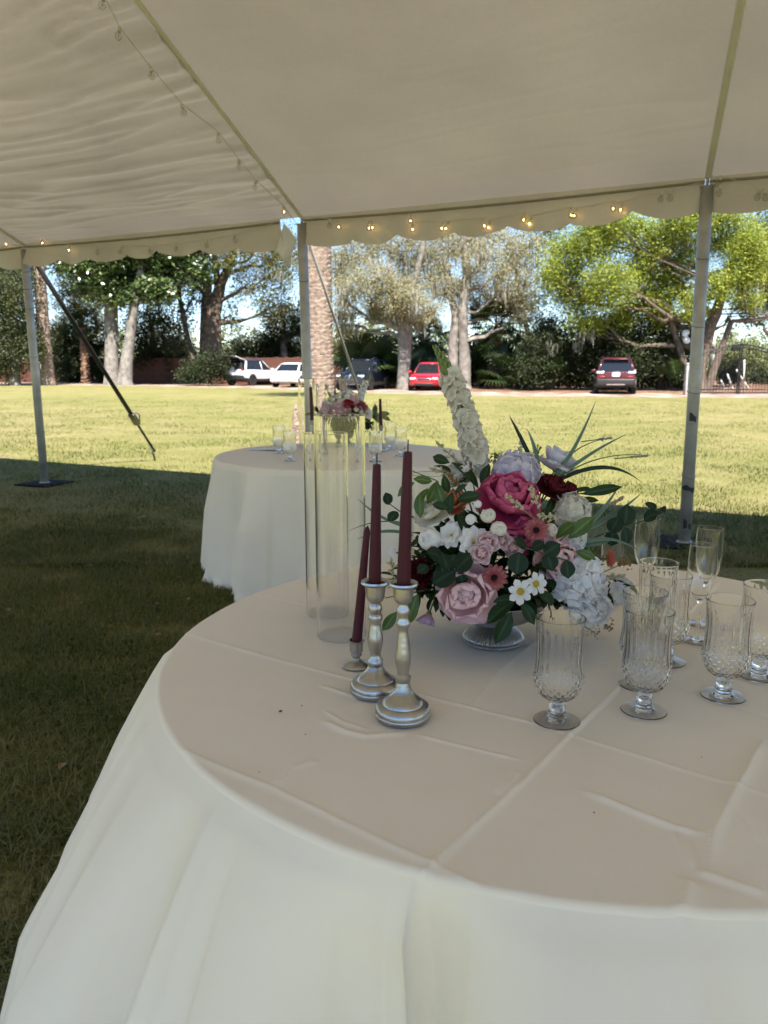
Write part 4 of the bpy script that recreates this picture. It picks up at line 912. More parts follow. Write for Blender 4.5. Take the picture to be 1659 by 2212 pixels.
# ================================================================ glassware, candles
def glass(name, col=(1, 1, 1), ior=1.47):
    m = bpy.data.materials.new(name); m.use_nodes = True; n = m.node_tree; n.nodes.remove(n.nodes['Principled BSDF'])
    g = n.nodes.new('ShaderNodeBsdfGlass'); g.inputs['IOR'].default_value = ior; g.inputs['Roughness'].default_value = 0.0; g.inputs['Color'].default_value = _c(col)
    n.links.new(g.outputs[0], n.nodes['Material Output'].inputs[0]); return m
GLS = glass('clear_glass', (1, 1, 1))
def interp(prof, m):
    out = []
    for (a, b), (c, d) in zip(prof[:-1], prof[1:]):
        k = max(1, int(math.hypot(c - a, d - b) / m))
        out += [(a + (c - a) * i / k, b + (d - b) * i / k) for i in range(k)]
    return out + [prof[-1]]
def smooth_prof(pts, m=6):
    """Catmull-Rom through profile points"""
    P = [pts[0]] + list(pts) + [pts[-1]]; out = []
    for i in range(1, len(P) - 2):
        p0, p1, p2, p3 = [np.array(q) for q in P[i - 1:i + 3]]
        for k in range(m):
            t = k / m; out.append(tuple(.5 * ((2 * p1) + (-p0 + p2) * t + (2 * p0 - 5 * p1 + 4 * p2 - p3) * t * t + (-p0 + 3 * p1 - 3 * p2 + p3) * t ** 3)))
    return out + [tuple(pts[-1])]
def support(prof, e=.00025):
    """rings close to every corner keep the shading true along long walls"""
    out = []
    for (a, b), (c, d) in zip(prof[:-1], prof[1:]):
        L = math.hypot(c - a, d - b); out.append((a, b))
        if L > 3 * e:
            for q in (e / L, 1 - e / L): out.append((a + (c - a) * q, b + (d - b) * q))
    return out + [prof[-1]]
def goblet_meshes(n=96):
    out = smooth_prof([(.0005, .0335), (.010, .034), (.020, .0385), (.030, .048), (.0368, .062), (.0380, .072), (.0366, .088), (.0352, .105), (.0352, .130), (.0362, .152), (.0380, .1685)], 5)
    inn = [(max(.0003, r - .0016), z + .0018 if z < .05 else z) for r, z in out][::-1]; inn = [(.0378, .1692), (.0372, .1694), (.0366, .1691)] + inn[1:]
    out = support(out[:-1]) + support(out[-2:])[1:]; prof = out + support(inn); no = len(out)
    def fn(a, z, i):
        if i >= no: return 1
        up = min(1, max(0, (z - .074) / .02)) * min(1, max(0, (.158 - z) / .02)); lo = min(1, max(0, (.088 - z) / .012)) * min(1, max(0, (z - .036) / .008))
        fl = abs(math.sin(10 * a)); d = abs(math.sin(9 * a + z * 250)) + abs(math.sin(9 * a - z * 250)) - 1.0
        return 1 + up * (.048 * fl - .040) + lo * (.055 * d - .02)
    b = MB().lathe(prof, n, fn=fn); bowl = b.mesh('bowl', GLS)
    kn = smooth_prof([(.0003, .0125), (.0125, .0125), (.0135, .015), (.0105, .0175), (.0118, .0205), (.0128, .0245), (.0112, .0285), (.0082, .0312), (.0085, .0330), (.0003, .0332)], 3)
    knob = MB().lathe(kn, 24, fn=lambda a, z, i: 1 + (.06 * (abs(math.sin(6 * a + z * 500)) + abs(math.sin(6 * a - z * 500)) - 1) if .018 < z < .03 else 0)).mesh('stem_knob', GLS)
    ft = smooth_prof([(.0003, .0006), (.020, .0007), (.0335, .0006), (.0355, .0006), (.0362, .0013), (.0355, .0021), (.0335, .0024), (.022, .0033), (.0160, .0045), (.0130, .0075), (.0115, .0122), (.0003, .0124)], 3)
    foot = MB().lathe(support(ft, .0002), 64).mesh('foot', GLS)
    return bowl, knob, foot
GOB = goblet_meshes()
def goblet(p, label, s=1, rz=0, group='crystal water goblets'):
    o = tag(empty('water_goblet', p, (0, 0, rz), scale=s), label, 'goblet', group)
    for nm, me in zip(('bowl', 'stem_knob', 'foot'), GOB): link(nm, me, o)
    return o
def flute_meshes():
    out = smooth_prof([(.0005, .086), (.006, .087), (.013, .094), (.021, .112), (.0255, .135), (.0268, .155), (.0262, .178), (.0250, .2000)], 5)
    inn = [(max(.0003, r - .0013), z + .002 if z < .1 else z) for r, z in out][::-1]
    bowl = MB().lathe(support(out + [(.0246, .2006), (.0240, .2004)] + inn[1:]), 48).mesh('bowl', GLS)
    stem = MB().lathe(smooth_prof([(.0003, .0082), (.0055, .0084), (.004, .014), (.0036, .05), (.0042, .078), (.0060, .0855), (.0003, .0857)], 4), 20).mesh('stem', GLS)
    foot = MB().lathe(smooth_prof([(.0003, .0006), (.015, .0006), (.0285, .0005), (.0305, .0006), (.031, .0011), (.0303, .0016), (.0285, .0018), (.014, .0028), (.009, .0042), (.006, .008), (.0003, .0081)], 4), 48).mesh('foot', GLS)
    return bowl, stem, foot
FLU = flute_meshes()
def flute(p, label, s=1):
    o = tag(empty('champagne_flute', p, scale=s), label, 'flute glass', 'champagne flutes')
    for nm, me in zip(('bowl', 'stem', 'foot'), FLU): link(nm, me, o)
TOP = TZ + .0035
def tt(u, v): p = onz(u, v, TZ); p.z = TOP; return p
for i, (u, v, s, lb) in enumerate(((1202, 1561, 1.0, 'cut crystal goblet nearest the silver flower bowl'), (1390, 1540, 1.0, 'front cut crystal goblet of the overlapping pair'), (1382, 1484, 1.0, 'cut crystal goblet directly behind the front overlapping one'), (1437, 1433, 1.0, 'cut crystal goblet beside the short champagne flute'), (1411, 1395, 1.0, 'cut crystal goblet farthest back under the trailing leaves'), (1561, 1508, 1.0, 'cut crystal goblet standing alone right of the pair'), (1638, 1464, 1.0, 'cut crystal goblet cropped by the right picture edge'))):
    goblet(tt(u, v), lb, s, i * .7)
flute(tt(1504, 1388), 'slim champagne flute in front of the taller flute', 1.0)
flute(tt(1519, 1352), 'slim champagne flute behind, rising at the right', 1.06)
flute(tt(1388, 1318), 'champagne flute behind the trailing eucalyptus leaves', 1.05)
SMG = MB().lathe(support([(.0003, .001), (.022, .001), (.024, .004), (.0262, .16), (.0258, .1612), (.025, .16), (.0225, .006), (.0003, .006)]), 40).mesh('tumbler', GLS)
o = link('tall_tumbler', SMG, None, tt(1318, 1305)); tag(o, 'plain glass tumbler peeking out right of the bouquet', 'tumbler')

def cylinder(p, r, h, label, open_=True):
    me = MB().lathe(support([(r, .0004), (r, h - .001), (r - .0009, h), (r - .0018, h - .001), (r - .0018, .0004), (r - .0009, 0), (r, .0004)]), 96).mesh('glass_cylinder', GLS)
    return tag(link('glass_cylinder', me, None, p), label, 'glass cylinder', 'glass hurricane cylinders')
pA, pB = tt(709, 1326), tt(738, 1374)
cylinder(pA, .0485, .405, 'shorter clear glass cylinder left of the tall one')
cylinder(pB, .0505, .452, 'tall clear glass cylinder beside the burgundy candles')
cylinder(tt(924, 1268), .045, .285, 'low clear glass cylinder mostly hidden behind the bouquet')

SILV = M('silver_paint', (.42, .42, .42), rough=.30, metal=1, var=.16, vs=30, bump=.14, bs=60)
WAX = M('burgundy_wax', (.052, .0055, .015), rough=.42, spec=.25, var=.10, vs=20); WICK = M('wick', (.01, .008, .01), rough=.9)
HT = [(.0003, 0), (.0425, 0), (.0437, .003), (.0437, .0065), (.0428, .0075), (.0437, .0085), (.0436, .013), (.0415, .0185), (.036, .0215), (.0325, .0222), (.0318, .0245), (.0285, .0285), (.0215, .0345), (.0160, .0405), (.0130, .0465), (.0118, .052), (.0105, .0575), (.0126, .0600), (.0126, .0665), (.0092, .070), (.0092, .074), (.0118, .088), (.0123, .099), (.0100, .121), (.0074, .142), (.0080, .147), (.0107, .151), (.0107, .156), (.0080, .160), (.0082, .166), (.0106, .171), (.0100, .177), (.0076, .181), (.0078, .186), (.0132, .1895), (.0150, .196), (.0166, .2115), (.0205, .2135), (.0230, .2165), (.0222, .2195), (.0190, .2190), (.0150, .2160), (.0140, .205), (.0003, .203)]
HM = [(.0003, 0), (.0395, 0), (.0405, .003), (.0405, .0065), (.0396, .0075), (.0405, .0085), (.0404, .0125), (.0380, .0175), (.033, .0200), (.0295, .0206), (.0285, .0230), (.0240, .0275), (.0180, .0325), (.0140, .0385), (.0118, .0435), (.0125, .048), (.0125, .053), (.0090, .057), (.0085, .064), (.0120, .080), (.0128, .088), (.0105, .102), (.0085, .116), (.0112, .121), (.0112, .128), (.0085, .131), (.0110, .137), (.0106, .143), (.0078, .148), (.0128, .153), (.0148, .160), (.0165, .176), (.0205, .178), (.0230, .181), (.0222, .184), (.0190, .1835), (.0150, .1805), (.0140, .170), (.0003, .168)]
HS = [(.0003, 0), (.0250, 0), (.0258, .0015), (.0245, .0035), (.0165, .0075), (.0085, .0115), (.0070, .0150), (.0074, .0180), (.0100, .0200), (.0100, .0230), (.0085, .0245), (.0120, .0275), (.0122, .0450), (.0150, .0468), (.0152, .0490), (.0130, .0497), (.0112, .0470), (.0108, .036), (.0003, .035)]
def split_lathe(prof, zs, names, o):
    """turned piece in named parts that butt against each other"""
    zs = [-1] + zs + [9]
    idx = []
    for a, b in zip(zs[:-1], zs[1:]): idx.append([i for i, (r, z) in enumerate(prof) if a <= z < b])
    start = 0
    for k, nm in enumerate(names):
        end = max(i for i in range(start, len(prof)) if all(prof[j][1] < zs[k + 1] for j in range(start, i + 1))) if k < len(names) - 1 else len(prof) - 1
        seg = prof[max(0, start - 1):end + 1]; start = end + 1
        auto_smooth(MB().lathe(interp(seg, .004), 48).build(nm, SILV, o).data, 42)
def holder(p, prof, label, zs, names, s=1):
    o = tag(empty('candle_holder', p, scale=s), label, 'candle holder', 'silver candle holders'); split_lathe(prof, zs, names, o); return o
def candle(p, topp, r0, r1, label, tip=False):
    d = Vector(topp) - Vector(p); L = d.length
    prof = [(.0003, 0), (r0, .0002)] + [(r0 + (r1 - r0) * q, L * q) for q in (.15, .3, .5, .7, .9, .96)] 
    prof += [(r1 * .82, L * .978), (r1 * .5, L * .992), (.0003, L)] if tip else [(r1 * .99, L - .0025), (r1 * .9, L), (r1 * .35, L - .001), (.0003, L - .001)]
    o = tag(empty('taper_candle', p, d.to_track_quat('Z', 'Y').to_euler()), label, 'candle', 'burgundy taper candles')
    auto_smooth(MB().lathe(prof, 28).build('wax', WAX, o).data, 50)
    if not tip: MB().tube([(0, 0, L - .002), (.0003, 0, L + .006), (.0025, .0, L + .013), (.0035, 0, L + .018)] if r1 < 1 else [], .0011, 6).build('wick', WICK, o)
    else: MB().tube([(r1 * .35, -r1 * .2, L - .006), (r1 * .1, -r1 * .1, L + .0015), (-r1 * .4, -r1 * .55, L - .009)], .0011, 6).build('wick', WICK, o)
hT, hM, hS = tt(870, 1551), tt(811, 1497), tt(770, 1442)
holder(hT, HT, 'tallest silver candle holder with turned baluster stem', [.056, .187], ['base', 'stem', 'cup'])
holder(hM, HM, 'middle silver candle holder behind the tallest', [.044, .151], ['base', 'stem', 'cup'], 1.06)
holder(hS, HS, 'small low silver candle holder at the left', [.018, .0265], ['base', 'stem', 'cup'], 1.02)
candle(hT + Vector((0, 0, .2035)), aty(881, 976, hT.y), .0112, .0068, 'tall burgundy taper candle in the front holder')
candle(hM + Vector((-.001, 0, .1785)), aty(814, 1003, hM.y), .0110, .0066, 'burgundy taper candle in the middle holder')
candle(hS + Vector((0, 0, .0365)), aty(793.5, 1137, hS.y), .0098, .0058, 'leaning unlit burgundy taper in the small holder', True)

# crumbs on the cloth
CR = M('crumb', (.03, .02, .015), rough=.9)
for i, (u, v, s) in enumerate(((606, 1541, .0026), (652, 1528, .0012), (660, 1590, .0010), (560, 1672, .0009), (1283, 1760, .0013), (1515, 1640, .001))):
    mb = MB(); rs = random.Random(i); mb.lathe([(.0001, 0), (s, s * .3), (s * .7, s), (.0001, s * 1.1)], 6, fn=lambda a, z, k: 1 + .5 * math.sin(2 * a + i))
    p = tt(u, v); p.z = TZ + .0025
    tag(mb.build('crumb', CR, None, p), ('dark fleck on the cloth left of the candle holders', 'tiny dark speck just behind the larger fleck', 'tiny dark speck in front of the larger fleck', 'tiny speck near the left table edge', 'tiny speck on the long cloth wrinkle', 'tiny speck in front of the lone goblet')[i], 'crumb')
# ================================================================ flowers
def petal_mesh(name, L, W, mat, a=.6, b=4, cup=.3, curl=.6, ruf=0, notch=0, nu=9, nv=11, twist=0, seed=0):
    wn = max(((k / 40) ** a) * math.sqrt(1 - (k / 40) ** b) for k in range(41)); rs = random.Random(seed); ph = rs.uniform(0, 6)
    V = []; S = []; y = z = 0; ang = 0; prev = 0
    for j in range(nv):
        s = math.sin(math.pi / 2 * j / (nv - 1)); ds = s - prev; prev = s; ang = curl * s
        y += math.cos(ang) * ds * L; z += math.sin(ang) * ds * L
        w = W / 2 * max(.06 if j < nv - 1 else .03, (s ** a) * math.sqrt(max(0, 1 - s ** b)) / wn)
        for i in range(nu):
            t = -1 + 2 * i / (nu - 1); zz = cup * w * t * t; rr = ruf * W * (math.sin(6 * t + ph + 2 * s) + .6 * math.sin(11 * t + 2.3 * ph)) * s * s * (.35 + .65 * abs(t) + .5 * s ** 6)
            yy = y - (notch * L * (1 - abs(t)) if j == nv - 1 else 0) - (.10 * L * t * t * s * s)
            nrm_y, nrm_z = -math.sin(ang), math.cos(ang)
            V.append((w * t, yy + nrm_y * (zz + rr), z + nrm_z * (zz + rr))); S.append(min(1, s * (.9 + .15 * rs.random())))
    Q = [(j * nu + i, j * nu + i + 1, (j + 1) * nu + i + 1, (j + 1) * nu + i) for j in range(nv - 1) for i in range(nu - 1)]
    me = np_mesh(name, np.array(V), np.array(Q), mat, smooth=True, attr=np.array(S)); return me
_pc = {}
def pet(key, **kw):
    k = key + kw['mat'].name
    if k not in _pc: _pc[k] = petal_mesh('petal', **kw)
    return _pc[k]
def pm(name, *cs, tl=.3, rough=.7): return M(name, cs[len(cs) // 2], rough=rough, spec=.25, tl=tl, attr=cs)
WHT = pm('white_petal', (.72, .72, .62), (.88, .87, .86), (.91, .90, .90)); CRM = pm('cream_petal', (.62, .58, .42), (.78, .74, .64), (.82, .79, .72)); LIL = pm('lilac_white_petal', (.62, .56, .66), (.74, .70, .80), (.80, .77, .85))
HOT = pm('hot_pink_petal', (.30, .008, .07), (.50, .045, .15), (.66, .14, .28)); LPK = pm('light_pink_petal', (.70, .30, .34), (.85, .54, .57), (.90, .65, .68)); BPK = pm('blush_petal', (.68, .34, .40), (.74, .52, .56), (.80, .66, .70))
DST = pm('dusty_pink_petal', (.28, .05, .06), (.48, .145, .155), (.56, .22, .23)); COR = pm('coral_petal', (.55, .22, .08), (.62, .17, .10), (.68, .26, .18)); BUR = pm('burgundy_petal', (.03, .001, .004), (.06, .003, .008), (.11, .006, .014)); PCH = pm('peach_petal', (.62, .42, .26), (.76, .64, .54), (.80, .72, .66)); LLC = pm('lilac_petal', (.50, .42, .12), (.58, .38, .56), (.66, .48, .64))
YCT = M('yellow_centre', (.62, .42, .02), rough=.8, bump=.8, bs=400); DCT = M('dark_centre', (.02, .004, .006), rough=.9, bump=.8, bs=300); GST = M('flower_stem', (.05, .09, .025), rough=.6); GBD = M('green_bud', (.20, .27, .08), rough=.6, tl=.2)
LFD = M('leaf_dark', (.02, .05, .018), rough=.5, spec=.3, tl=.15, attr=((.04, .08, .025), (.011, .036, .008), (.014, .042, .011))); LFL = M('leaf_light', (.06, .12, .02), rough=.42, spec=.5, tl=.3, attr=((.14, .22, .06), (.052, .115, .016), (.072, .14, .026))); LFE = M('leaf_eucalyptus', (.02, .05, .035), rough=.6, spec=.25, tl=.12, attr=((.035, .065, .035), (.010, .028, .014), (.014, .034, .018))); LGR = M('leaf_grey_green', (.12, .19, .13), rough=.5, tl=.2, attr=((.06, .12, .07), (.13, .20, .14), (.17, .24, .18)))
AST = M('astilbe_cream', (.62, .56, .38), rough=.8, var=.15, vs=300, tl=.2)
BCOL = {}
class Fl:
    """a flower: petals are children of an Empty whose +Z faces outwards"""
    def __init__(s, name, pos, facing, label, cat, group, spin=0):
        q = Vector(facing).to_track_quat('Z', 'Y') @ Quaternion((0, 0, 1), spin)
        s.o = tag(empty(name, pos, q.to_euler()), label, cat, group); s.rs = random.Random(hash(label) % 9999 if False else sum(map(ord, label)))
    def ring(s, me, n, tilt, r=0, z=0, sc_=1, jt=.08, ph=None, nm='petal'):
        ph = s.rs.uniform(0, 6.28) if ph is None else ph
        for k in range(n):
            a = ph + 2 * math.pi * k / n + s.rs.uniform(-jt, jt); t = tilt + s.rs.uniform(-jt, jt) * .8
            link(nm, me, s.o, (-math.sin(a) * r, math.cos(a) * r, z + s.rs.uniform(-.001, .001)), (t, s.rs.uniform(-jt, jt), a), sc_ * s.rs.uniform(.93, 1.07))
    def centre(s, r, h, mat, z=0, nm='centre', bumps=True):
        mb = MB(); rs = s.rs
        mb.lathe([(r, z - r * .3), (r * 1.02, z), (r * .85, z + h * .7), (r * .5, z + h), (.0002, z + h * 1.05)], 18)
        if bumps:
            for k in range(40):
                q = math.sqrt((k + .5) / 40); a = k * 2.39996; p = Vector((r * q * math.cos(a), r * q * math.sin(a), z + h * (1.02 - .55 * q * q))); e = r * .11
                mb.add([p + Vector((e, 0, 0)), p + Vector((-e * .5, e * .87, 0)), p + Vector((-e * .5, -e * .87, 0)), p + Vector((0, 0, e * 1.5))], [(0, 1, 3), (1, 2, 3), (2, 0, 3)])
        mb.build(nm, mat, s.o)
    def stem(s, L, r=.0016, mat=None):
        MB().tube([(0, 0, 0), (.002, .001, -L * .5), (0, 0, -L)], r, 6).build('stem', mat or GST, s.o)
    def sepal(s, r):
        MB().lathe([(r, r * .1), (r * .6, -r * .35), (.0018, -r * .7)], 10).build('calyx', GBD, s.o)
def peony(pos, f, label, d, mat, inner=None, group=None, open_=1.0, cen=True, name='peony', cat='peony'):
    F = Fl(name, pos, f, label, cat, group); R_ = d / 2
    big = [pet('pe%d%.3f' % (k, d), L=R_ * 1.2, W=R_ * 1.02, mat=mat, a=.42, b=3.6, cup=.42, curl=1.05, ruf=.04, seed=k) for k in range(3)]
    sm = [pet('ps%d%.3f' % (k, d), L=R_ * .72, W=R_ * .62, mat=inner or mat, a=.4, b=3.5, cup=.45, curl=.8, ruf=.035, seed=k + 5) for k in range(2)]
    t = open_; outp = pet('po%.3f' % d, L=R_ * 1.08, W=R_ * 1.12, mat=mat, a=.5, b=4.5, cup=.18, curl=.5, ruf=.05, seed=9)
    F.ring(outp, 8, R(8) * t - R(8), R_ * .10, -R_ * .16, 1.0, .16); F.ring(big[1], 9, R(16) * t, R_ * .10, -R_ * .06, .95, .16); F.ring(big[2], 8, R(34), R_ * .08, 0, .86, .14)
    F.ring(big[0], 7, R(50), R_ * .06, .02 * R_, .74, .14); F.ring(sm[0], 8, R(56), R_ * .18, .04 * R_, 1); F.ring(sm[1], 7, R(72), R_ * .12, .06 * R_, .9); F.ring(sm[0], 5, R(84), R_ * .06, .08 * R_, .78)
    if cen: F.centre(R_ * .12, R_ * .22, YCT, R_ * .16)
    F.stem(.09); F.sepal(R_ * .3); return F.o
def ranunculus(pos, f, label, d, mat, group=None, name='ranunculus', n=(5, 6, 7, 8), cat='ranunculus'):
    F = Fl(name, pos, f, label, cat, group); R_ = d / 2
    p = pet('ra%.3f' % d, L=R_ * 1.9, W=R_ * 1.35, mat=mat, a=.5, b=6, cup=.42, curl=2.15, ruf=.015)
    for k, m in enumerate(n): F.ring(p, m, R(52 - 16 * k), R_ * .04, -R_ * (.55 + .06 * k), .66 + .13 * k, .07)
    F.ring(p, 3, R(70), R_ * .02, -R_ * .5, .6, .05); F.ring(p, 4, R(60), R_ * .03, -R_ * .52, .64, .05); F.stem(.08); F.sepal(R_ * .35); return F.o
def rosebud(pos, f, label, d, mat, group=None, inner=None):
    F = Fl('rose_bud', pos, f, label, 'rose bud', group); R_ = d / 2
    pi = pet('rbi%.3f' % d, L=R_ * 1.5, W=R_ * 1.15, mat=inner or mat, a=.35, b=5, cup=.6, curl=.45); po = pet('rbo%.3f' % d, L=R_ * 1.75, W=R_ * 1.5, mat=mat, a=.4, b=7, cup=.55, curl=-.55, ruf=.03)
    F.ring(pi, 3, R(84), R_ * .10, -R_ * .75, .98); F.ring(pi, 4, R(82), R_ * .22, -R_ * .74, 1.0); F.ring(pi, 5, R(80), R_ * .32, -R_ * .74, 1.02); F.ring(po, 5, R(82), R_ * .40, -R_ * .8, .92); F.ring(po, 5, R(68), R_ * .52, -R_ * .85, .9)
    F.stem(.07); F.sepal(R_ * .5); return F.o
def daisy(pos, f, label, d, mat=None, group=None, n=8, cr=.22, cmat=None, lay=1, W=.42, tip=4, name='daisy', a=.7, tilt=10, curl=-.1, cat='daisy'):
    F = Fl(name, pos, f, label, cat, group); R_ = d / 2; mat = mat or WHT
    p = pet('da%.3f%.2f%d%.1f' % (d, W, tip, a), L=R_ * .95, W=R_ * W * 2 * .9, mat=mat, a=a, b=tip, cup=.22, curl=curl, ruf=.02, notch=.0, nu=6, nv=9)
    for k in range(lay): F.ring(p, n, R(tilt + 16 * k), R_ * .08, R_ * .05 * k, 1 - .2 * k, .05)
    F.centre(R_ * cr, R_ * cr * .75, cmat or YCT); F.stem(.08); F.sepal(R_ * .22); return F.o
def gerbera(pos, f, label, d, mat, group=None):
    F = Fl('gerbera', pos, f, label, 'gerbera', group); R_ = d / 2
    p = pet('ge%.3f' % d, L=R_ * .92, W=R_ * .34, mat=mat, a=.5, b=7, cup=.5, curl=.05, nu=5, nv=7); q = pet('gi%.3f' % d, L=R_ * .5, W=R_ * .26, mat=mat, a=.5, b=6, cup=.5, curl=.5, nu=5, nv=6)
    F.ring(p, 14, R(4), R_ * .1, 0, 1, .06); F.ring(p, 13, R(17), R_ * .1, R_ * .05, .86, .06); F.ring(q, 11, R(48), R_ * .2, R_ * .07, 1, .08); F.centre(R_ * .22, R_ * .14, DCT, R_ * .06); F.stem(.08); F.sepal(R_ * .3); return F.o
def mum(pos, f, label, d, mat, group=None, n=(18, 18, 16, 14, 10), name='chrysanthemum'):
    F = Fl(name, pos, f, label, 'chrysanthemum', group); R_ = d / 2; p = pet('mu%.3f' % d, L=R_ * .95, W=R_ * .24, mat=mat, a=.5, b=6, cup=.8, curl=.5, nu=4, nv=5)
    for k, m in enumerate(n): F.ring(p, m, R(2 + 18 * k), R_ * .06, R_ * .05 * k, 1 - .13 * k, .08)
    F.stem(.07); return F.o
_fm = {}
def floret_mesh(key, r, mat, n=4, W=1.0, tilt=14, cup=.25, cmat=None, ruf=.05, a=.6, b=4):
    if key in _fm: return _fm[key]
    base = petal_mesh('tmp', r, r * W, mat, a=a, b=b, cup=cup, curl=-.15, ruf=ruf, nu=7, nv=8); V0 = np.array([v.co for v in base.vertices]); Q0 = np.array([list(p.vertices) for p in base.polygons]); S0 = np.zeros(len(V0)); base.attributes['shade'].data.foreach_get('value', S0)
    V, Q, S = [], [], []
    for k in range(n):
        m = np.array(Euler((R(tilt + 7 * (k % 2)), 0, 2 * math.pi * k / n + .12 * (k % 3))).to_matrix()); Q.append(Q0 + len(V0) * k); V.append(V0 @ m.T + [0, 0, .0007 * k]); S.append(S0)
    me = np_mesh('floret', np.concatenate(V), np.concatenate(Q), mat, smooth=True, attr=np.concatenate(S)); _fm[key] = me; bpy.data.meshes.remove(base); return me
def hydrangea(pos, f, label, d, mat, group=None, n=30, fr=.019, sq=(1, 1, .8), seed=0, cat='hydrangea'):
    F = Fl('hydrangea', pos, f, label, cat, group); R_ = d / 2; fm = floret_mesh('hy%.3f%s' % (fr, mat.name), fr, mat, 4, 1.08, 12, .2, ruf=.06)
    pts = 0
    for k in range(n):
        z = 1 - 1.45 * (k + .5) / n; a = k * 2.39996 + F.rs.uniform(-.15, .15); rr = math.sqrt(max(0, 1 - z * z)); v = Vector((rr * math.cos(a), rr * math.sin(a), z)); q = (v + Vector((F.rs.uniform(-.3, .3), F.rs.uniform(-.3, .3), F.rs.uniform(-.3, .3)))).to_track_quat('Z', 'Y') @ Quaternion((0, 0, 1), F.rs.uniform(0, 3))
        e = link('floret', fm, F.o, (v.x * R_ * sq[0] * .86, v.y * R_ * sq[1] * .86, v.z * R_ * sq[2] * .86), q.to_euler(), F.rs.uniform(.85, 1.2))
    mb = MB()
    for k in range(n):
        z = 1 - 1.45 * (k + .5) / n; a = k * 2.39996; rr = math.sqrt(max(0, 1 - z * z)); mb.tube([(0, 0, -R_ * .6), (rr * math.cos(a) * R_ * sq[0] * .8, rr * math.sin(a) * R_ * sq[1] * .8, z * R_ * sq[2] * .8)], .0009, 4)
    mb.build('pedicels', GBD, F.o); F.stem(.08); return F.o
def spike(p0, p1, label, mat, w0, w1, n, group=None, name='snapdragon', tipgreen=True, seed=1, bend=Vector((0, 0, 0))):
    p0, p1 = Vector(p0), Vector(p1); d = p1 - p0; L = d.length; q0 = d.to_track_quat('Z', 'Y'); o = tag(empty(name, p0, q0.to_euler()), label, name, group); rs = random.Random(seed)
    bl = q0.inverted() @ bend; at = lambda t: Vector((0, 0, L * t)) + bl * (4 * t * (1 - t))
    MB().tube([at(k / 8) for k in range(9)], [.003 - .0018 * k / 8 for k in range(9)], 6).build('stem', GBD, o)
    fm = floret_mesh('sn' + mat.name, .021, mat, 5, 1.05, 28, .35, ruf=.09)
    for k in range(n):
        t = .78 * (k + .3) / n; a = k * 2.4; w_ = w0 + (w1 - w0) * (t / .78); v = Vector((math.cos(a), math.sin(a), .35 + .5 * t)); r = .010
        link('floret', fm, o, at(t) + Vector((math.cos(a) * r * 1.2, math.sin(a) * r * 1.2, 0)), ((v + Vector((rs.uniform(-.25, .25), rs.uniform(-.25, .25), rs.uniform(-.2, .2)))).to_track_quat('Z', 'Y') @ Quaternion((0, 0, 1), rs.uniform(0, 3))).to_euler(), w_ / .042 * rs.uniform(.85, 1.12))
    bd = MB().lathe([(.0002, 0), (.0035, .003), (.0045, .008), (.003, .014), (.0002, .018)], 8).mesh('bud', GBD)
    for k in range(34):
        t = .76 + .24 * k / 33; a = k * 2.4; s = 1.15 - .75 * k / 33; v = Vector((math.cos(a), math.sin(a), 1.1 + t)); link('bud', bd, o, at(t) + Vector((math.cos(a), math.sin(a), 0)) * .003 * s, v.to_track_quat('Z', 'Y').to_euler(), s)
    return o
def astilbe(p0, p1, label, w, group=None, mat=None, n=90, seed=0, br=9, name='astilbe_spray', bead=.0021, cat='filler spray'):
    """feathery spray: branchlets of tiny blossoms"""
    p0, p1 = Vector(p0), Vector(p1); d = p1 - p0; L = d.length; o = tag(empty(name, p0, d.to_track_quat('Z', 'Y').to_euler()), label, cat, group); rs = random.Random(seed + 3)
    MB().tube([(0, 0, -.03), (0, 0, L * .5), (.001, .001, L)], [.0012, .001, .0005], 5).build('stem', GBD, o); mb = MB(); pts = []
    for k in range(br):
        t = .08 + .9 * k / br; a = k * 2.4; l = w * (1.05 - t) * rs.uniform(.7, 1.1)
        for j in range(max(3, int(n / br))): 
            q = rs.random(); pts.append(Vector((math.cos(a) * l * q, math.sin(a) * l * q, L * t + l * .8 * q)) + Vector((rs.uniform(-1, 1), rs.uniform(-1, 1), rs.uniform(-1, 1))) * bead * .9)
    for p in pts:
        e = bead * rs.uniform(.6, 1.25); mb.add([p + Vector(v) * e for v in ((1, 0, 0), (-1, 0, 0), (0, 1, 0), (0, -1, 0), (0, 0, 1), (0, 0, -1))], [(0, 2, 4), (2, 1, 4), (1, 3, 4), (3, 0, 4), (2, 0, 5), (1, 2, 5), (3, 1, 5), (0, 3, 5)])
    b = mb.build('blossom', mat or AST, o, smooth=False); b['kind'] = 'stuff'; return o
def leaf_mesh(key, L, W, mat, a=.8, b=1.6, fold=.25, curl=-.4, nv=10, wav=.02):
    k = key + mat.name
    if k in _pc: return _pc[k]
    nu = 7; wn = max(((i / 40) ** a) * (1 - (i / 40) ** b) for i in range(41)); V, S = [], []; y = z = prev = 0
    for j in range(nv):
        s = j / (nv - 1); ds = s - prev; prev = s; ang = curl * (s - .2); y += math.cos(ang) * ds * L; z += math.sin(ang) * ds * L; w_ = W / 2 * max(.02, s ** a * (1 - s ** b) / wn)
        for i in range(nu):
            t = -1 + 2 * i / (nu - 1); V.append((w_ * t, y + .02 * L * (j % 2) * abs(t), z + fold * w_ * abs(t) + wav * W * math.sin(5 * s + 2 * t))); S.append(0 if i == 3 else (.35 + .65 * abs(t) if j % 2 else .62 + .3 * abs(t)))
    Q = [(j * nu + i, j * nu + i + 1, (j + 1) * nu + i + 1, (j + 1) * nu + i) for j in range(nv - 1) for i in range(nu - 1)]
    me = np_mesh('leaf', np.array(V), np.array(Q), mat, smooth=True, attr=np.array(S)); _pc[k] = me; return me
